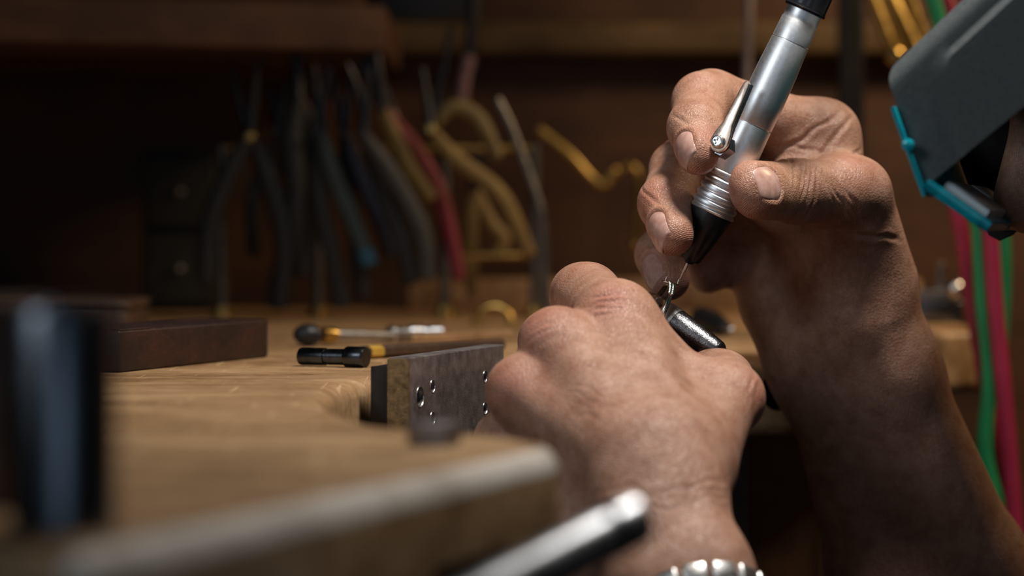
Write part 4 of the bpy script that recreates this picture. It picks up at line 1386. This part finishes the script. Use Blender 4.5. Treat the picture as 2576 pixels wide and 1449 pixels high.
pliers('pliers', 'leftmost hanging pliers with spread black handles', (632, 345), 1.155, [[(590, 410), (530, 560), (516, 705)], [(672, 440), (715, 600), (705, 770)]], [[(605, 260), (582, 160)], [(640, 250), (652, 140)]], [blk, blk], 27)
pliers('pliers', 'hanging pliers with one olive brown handle raised beside the black ones', (700, 330), 1.185, [[(705, 420), (745, 440)], [(640, 480), (640, 640)]], [[(690, 250), (668, 225)], [(716, 240), (722, 200)]], [olive, blk], 20)
pliers('pliers', 'large upright black hanging pliers in the middle of the dark row', (752, 250), 1.165, [[(735, 360), (745, 520), (690, 770)], [(790, 360), (775, 540), (760, 690)]], [[(738, 130), (740, 10)], [(752, 120), (757, 0)]], [blk, blk], 30)
pliers('pliers', 'hanging pliers with a slate teal handle ending in a blue tip', (808, 330), 1.150, [[(835, 430), (880, 540), (928, 660)], [(800, 480), (835, 640), (860, 770)]], [[(798, 250), (792, 165)], [(812, 250), (828, 170)]], [teal_g, blk], 23)
pliers('pliers', 'hanging pliers with navy blue handles right of the teal ones', (865, 330), 1.172, [[(900, 430), (960, 560), (985, 640)], [(870, 470), (900, 620), (910, 750)]], [[(846, 240), (832, 150)], [(878, 240), (885, 160)]], [navy, blk], 22)
pliers('pliers', 'hanging pliers with long grey handles curving to the right', (915, 340), 1.140, [[(985, 440), (1060, 580), (1075, 700)], [(960, 460), (1010, 600), (1035, 710)]], [[(905, 240), (875, 160)], [(925, 240), (930, 170)]], [grey, blk], 25)
pliers('pliers', 'hanging pliers with one yellow and one crimson handle', (962, 270), 1.165, [[(985, 330), (1030, 420), (1085, 500)], [(1040, 370), (1110, 500), (1155, 700)]], [[(935, 150), (908, 40)], [(950, 150), (925, 50)]], [yel, crim], 21)
pliers('pliers', 'yellow handled pliers hanging open at the right end of the row', (1085, 325), 1.150, [[(1150, 400), (1240, 468), (1285, 530), (1332, 640)], [(1140, 270), (1205, 300), (1250, 395)]], [[(1098, 260), (1120, 160), (1135, 70)], [(1075, 250), (1062, 170)]], [yel, hmat('dull_yellow', (.17, .12, .04))], 20)
pliers('pliers', 'small pliers with straight yellow handles hanging low by the brass rail', (1195, 470), 1.205, [[(1186, 560), (1182, 660), (1190, 745)], [(1235, 560), (1268, 600), (1250, 640)]], [[(1190, 420), (1188, 380)], [(1204, 420), (1212, 380)]], [hmat('ochre', (.24, .16, .05)), hmat('ochre', (.24, .16, .05))], 18)
# blue tip of the teal grip is a painted end, built on the handle
tip = bpy.data.objects['pliers.003'] if 'pliers.003' in bpy.data.objects else None
if tip:
    MB().tube([at(917, 630, 1.1472), at(930, 664, 1.1472)], 22.5 * pm(1.15), 14, flat=(1, .74), sub=1).build('grip_end', hmat('blue', (.02, .09, .14)), tip)

def rod(name, label, pts, d, r, mat, cat, ends=True, knob=None):
    P = pxpath(pts, d)
    low = min(P, key=lambda p: p.z)
    o = empty(name, low, label, cat)
    MB().tube(P, r, 12).build('rod', mat, o)
    if knob:
        MB().ball(P[-1], knob, 14, 10).build('end', mat, o)
    return o
rod('steel_scriber', 'bent steel scriber hanging right of the yellow pliers', [(1250, 250), (1285, 320), (1330, 440), (1362, 545), (1370, 700), (1372, 790)], 1.13, .0022, M['dull_steel'], 'scriber', knob=.0028)
rod('brass_hook', 'short slanting brass hook fixed to the brown board', [(1355, 325), (1430, 385), (1490, 450), (1520, 462), (1545, 430)], 1.25, .0024, M['brass'], 'hook', knob=.0028)
rod('wall_hook', 'curved brass hook on the board just left of the holding fingers', [(1545, 435), (1580, 415), (1605, 440), (1610, 500), (1598, 620)], 1.30, .0022, M['brass'], 'hook', knob=.0026)
rod('needle_file', 'dark needle file with a pinkish handle hanging above the yellow pliers', [(1192, -40), (1190, 60), (1180, 140)], 1.22, .0030, M['oxide'], 'file')
f2 = bpy.data.objects['needle_file']
MB().tube([at(1178, 145, 1.22), at(1165, 200, 1.22), at(1158, 258, 1.22)], .0038, 12).build('handle', hmat('mauve', (.17, .10, .12)), f2)
rod('hanging_cable', 'thin grey cable hanging behind the silver handpiece', [(1886, -60), (1882, 80), (1878, 260), (1880, 420)], 1.20, .0021, hmat('cable_grey', (.26, .22, .23)), 'cable')
# scissors blade upright in the rack
bs = empty('steel_shears', at(985, 300, 1.20), 'dark pointed shears standing upright above the crimson handle', 'shears')
MB().prism([(0, 0), (.008, 0), (.003, .052), (-.001, .054), (-.006, .03)], at(960, 300, 1.20), (1, 0, -.1), (-.25, 0, 1), (0, 1, 0), .002, .0003, 1).build('blade', M['oxide'], bs)
MB().prism([(0, 0), (.007, 0), (-.001, .050), (-.004, .048)], at(972, 300, 1.203), (1, 0, -.1), (-.32, 0, 1), (0, 1, 0), .002, .0003, 1).build('blade', M['oxide'], bs)
MB().lathe(at(985, 295, 1.197), at(985, 295, 1.21), [(0, .0022), (.0005, .0030), (.010, .0030)], 16).build('pivot', M['steel'], bs)
# grey storage box at the far left behind the pliers
gb = empty('grey_drawer_box', at(460, 790, 1.27), 'dim grey box standing behind the leftmost pliers', 'box')
gz0 = ZB + .0003
MB().box(((at(465, 0, 1.285).x), 1.29, ZB + .042), (.040, .04, .084), None, .002).build('body', hmat('box_grey', (.022, .022, .020), .7), gb)
for k in range(2):
    f_ = MB().box((at(465, 0, 1.285).x, 1.268, ZB + .022 + .040 * k), (.036, .003, .036), None, .001).build('drawer', hmat('box_grey', (.022, .022, .020), .7), gb)
    MB().ball((at(465, 0, 1.285).x, 1.265, ZB + .022 + .040 * k), .0022, 12, 8).build('knob', M['steel'], f_)
# black post and brass arm at the right
ps = empty('black_post', at(2140, 760, 1.22) , 'black square post rising behind the handpiece hand', 'post')
ps.location.z = zt; WLOC[ps] = Vector(ps.location)
px0 = at(2140, 0, 1.235).x
MB().box((px0, 1.235, ZB + .14), (.0122, .012, .28), None, .0008).build('post', M['black'], ps)
MB().box((px0, 1.235, ZB + .0022), (.024, .024, .004), None, .0006).build('foot', M['black'], ps)
ba = empty('brass_lamp_arm', at(2250, 145, 1.16), 'pair of brass rods of a jointed lamp arm at upper right', 'lamp arm')
MB().tube([at(2255, 150, 1.16), at(2165, -80, 1.16)], .0030, 14, sub=1).build('rod', M['brass'], ba)
MB().tube([at(2335, 140, 1.185), at(2265, -60, 1.185)], .0038, 14, sub=1).build('rod', M['brass'], ba)
MB().tube([at(2215, -30, 1.172), at(2300, 150, 1.172)], .0060, 14, flat=(1, .3), sub=1).build('bracket', M['brass'], ba)
MB().lathe(at(2250, 140, 1.15), at(2250, 140, 1.17), [(0, .003), (.001, .0042), (.018, .0042), (.02, .003)], 20).build('joint', M['brass'], ba)
MB().tube([at(2165, -80, 1.16), at(2140, -170, 1.20), px0 and Vector((px0, 1.235, ZB + .275))], .0030, 12).build('rod', M['brass'], ba)

# hanging air hoses
def hosepipe(label, pts, d, r, mat):
    P = pxpath(pts, d)
    low = min(P, key=lambda p: p.z)
    o = empty('air_hose', low, label, 'hose', 'hanging air hoses')
    MB().tube(P, r, 14).build('hose', mat, o)
    MB().lathe(P[0], P[0] + (P[0] - P[1]).normalized(), [(-.004, r * 1.3), (.008, r * 1.3), (.010, r * 1.0)], 16).build('coupling', M['brass'], o)
hosepipe('left pink air hose slanting down behind the teal lens plate', [(2300, -120), (2390, 30), (2430, 300), (2405, 480), (2425, 620), (2452, 800), (2500, 1100), (2545, 1400), (2590, 1700)], 1.02, .0034, M['pink_hose'])
hosepipe('left green air hose hanging straight beside the pink one', [(2310, -140), (2365, 60), (2440, 320), (2460, 560), (2472, 760), (2490, 950), (2478, 1140), (2520, 1330), (2560, 1700)], 1.00, .0033, M['green_hose'])
hosepipe('crimson air hose hanging between the two green ones', [(2380, -140), (2450, 60), (2480, 320), (2490, 560), (2503, 760), (2522, 950), (2540, 1150), (2560, 1400), (2580, 1700)], .99, .0034, M['pink_hose'])
hosepipe('right green air hose below the nose at the right edge', [(2420, -140), (2480, 60), (2510, 320), (2522, 560), (2526, 700), (2515, 900), (2500, 1050), (2510, 1250), (2540, 1700)], 1.04, .0030, M['green_hose'])

bxz = at(1400, 95, 1.33).z + .00885
kb = empty('black_box', (-.047, 1.34, bxz), 'black box standing on the ledge above the yellow pliers', 'box')
MB().box((-.047, 1.340, bxz + .020), (.060, .018, .040), None, .0012).build('body', M['black'], kb)
MB().box((-.047, 1.340, bxz + .0425), (.062, .0195, .005), None, .0012).build('lid', M['black'], kb)
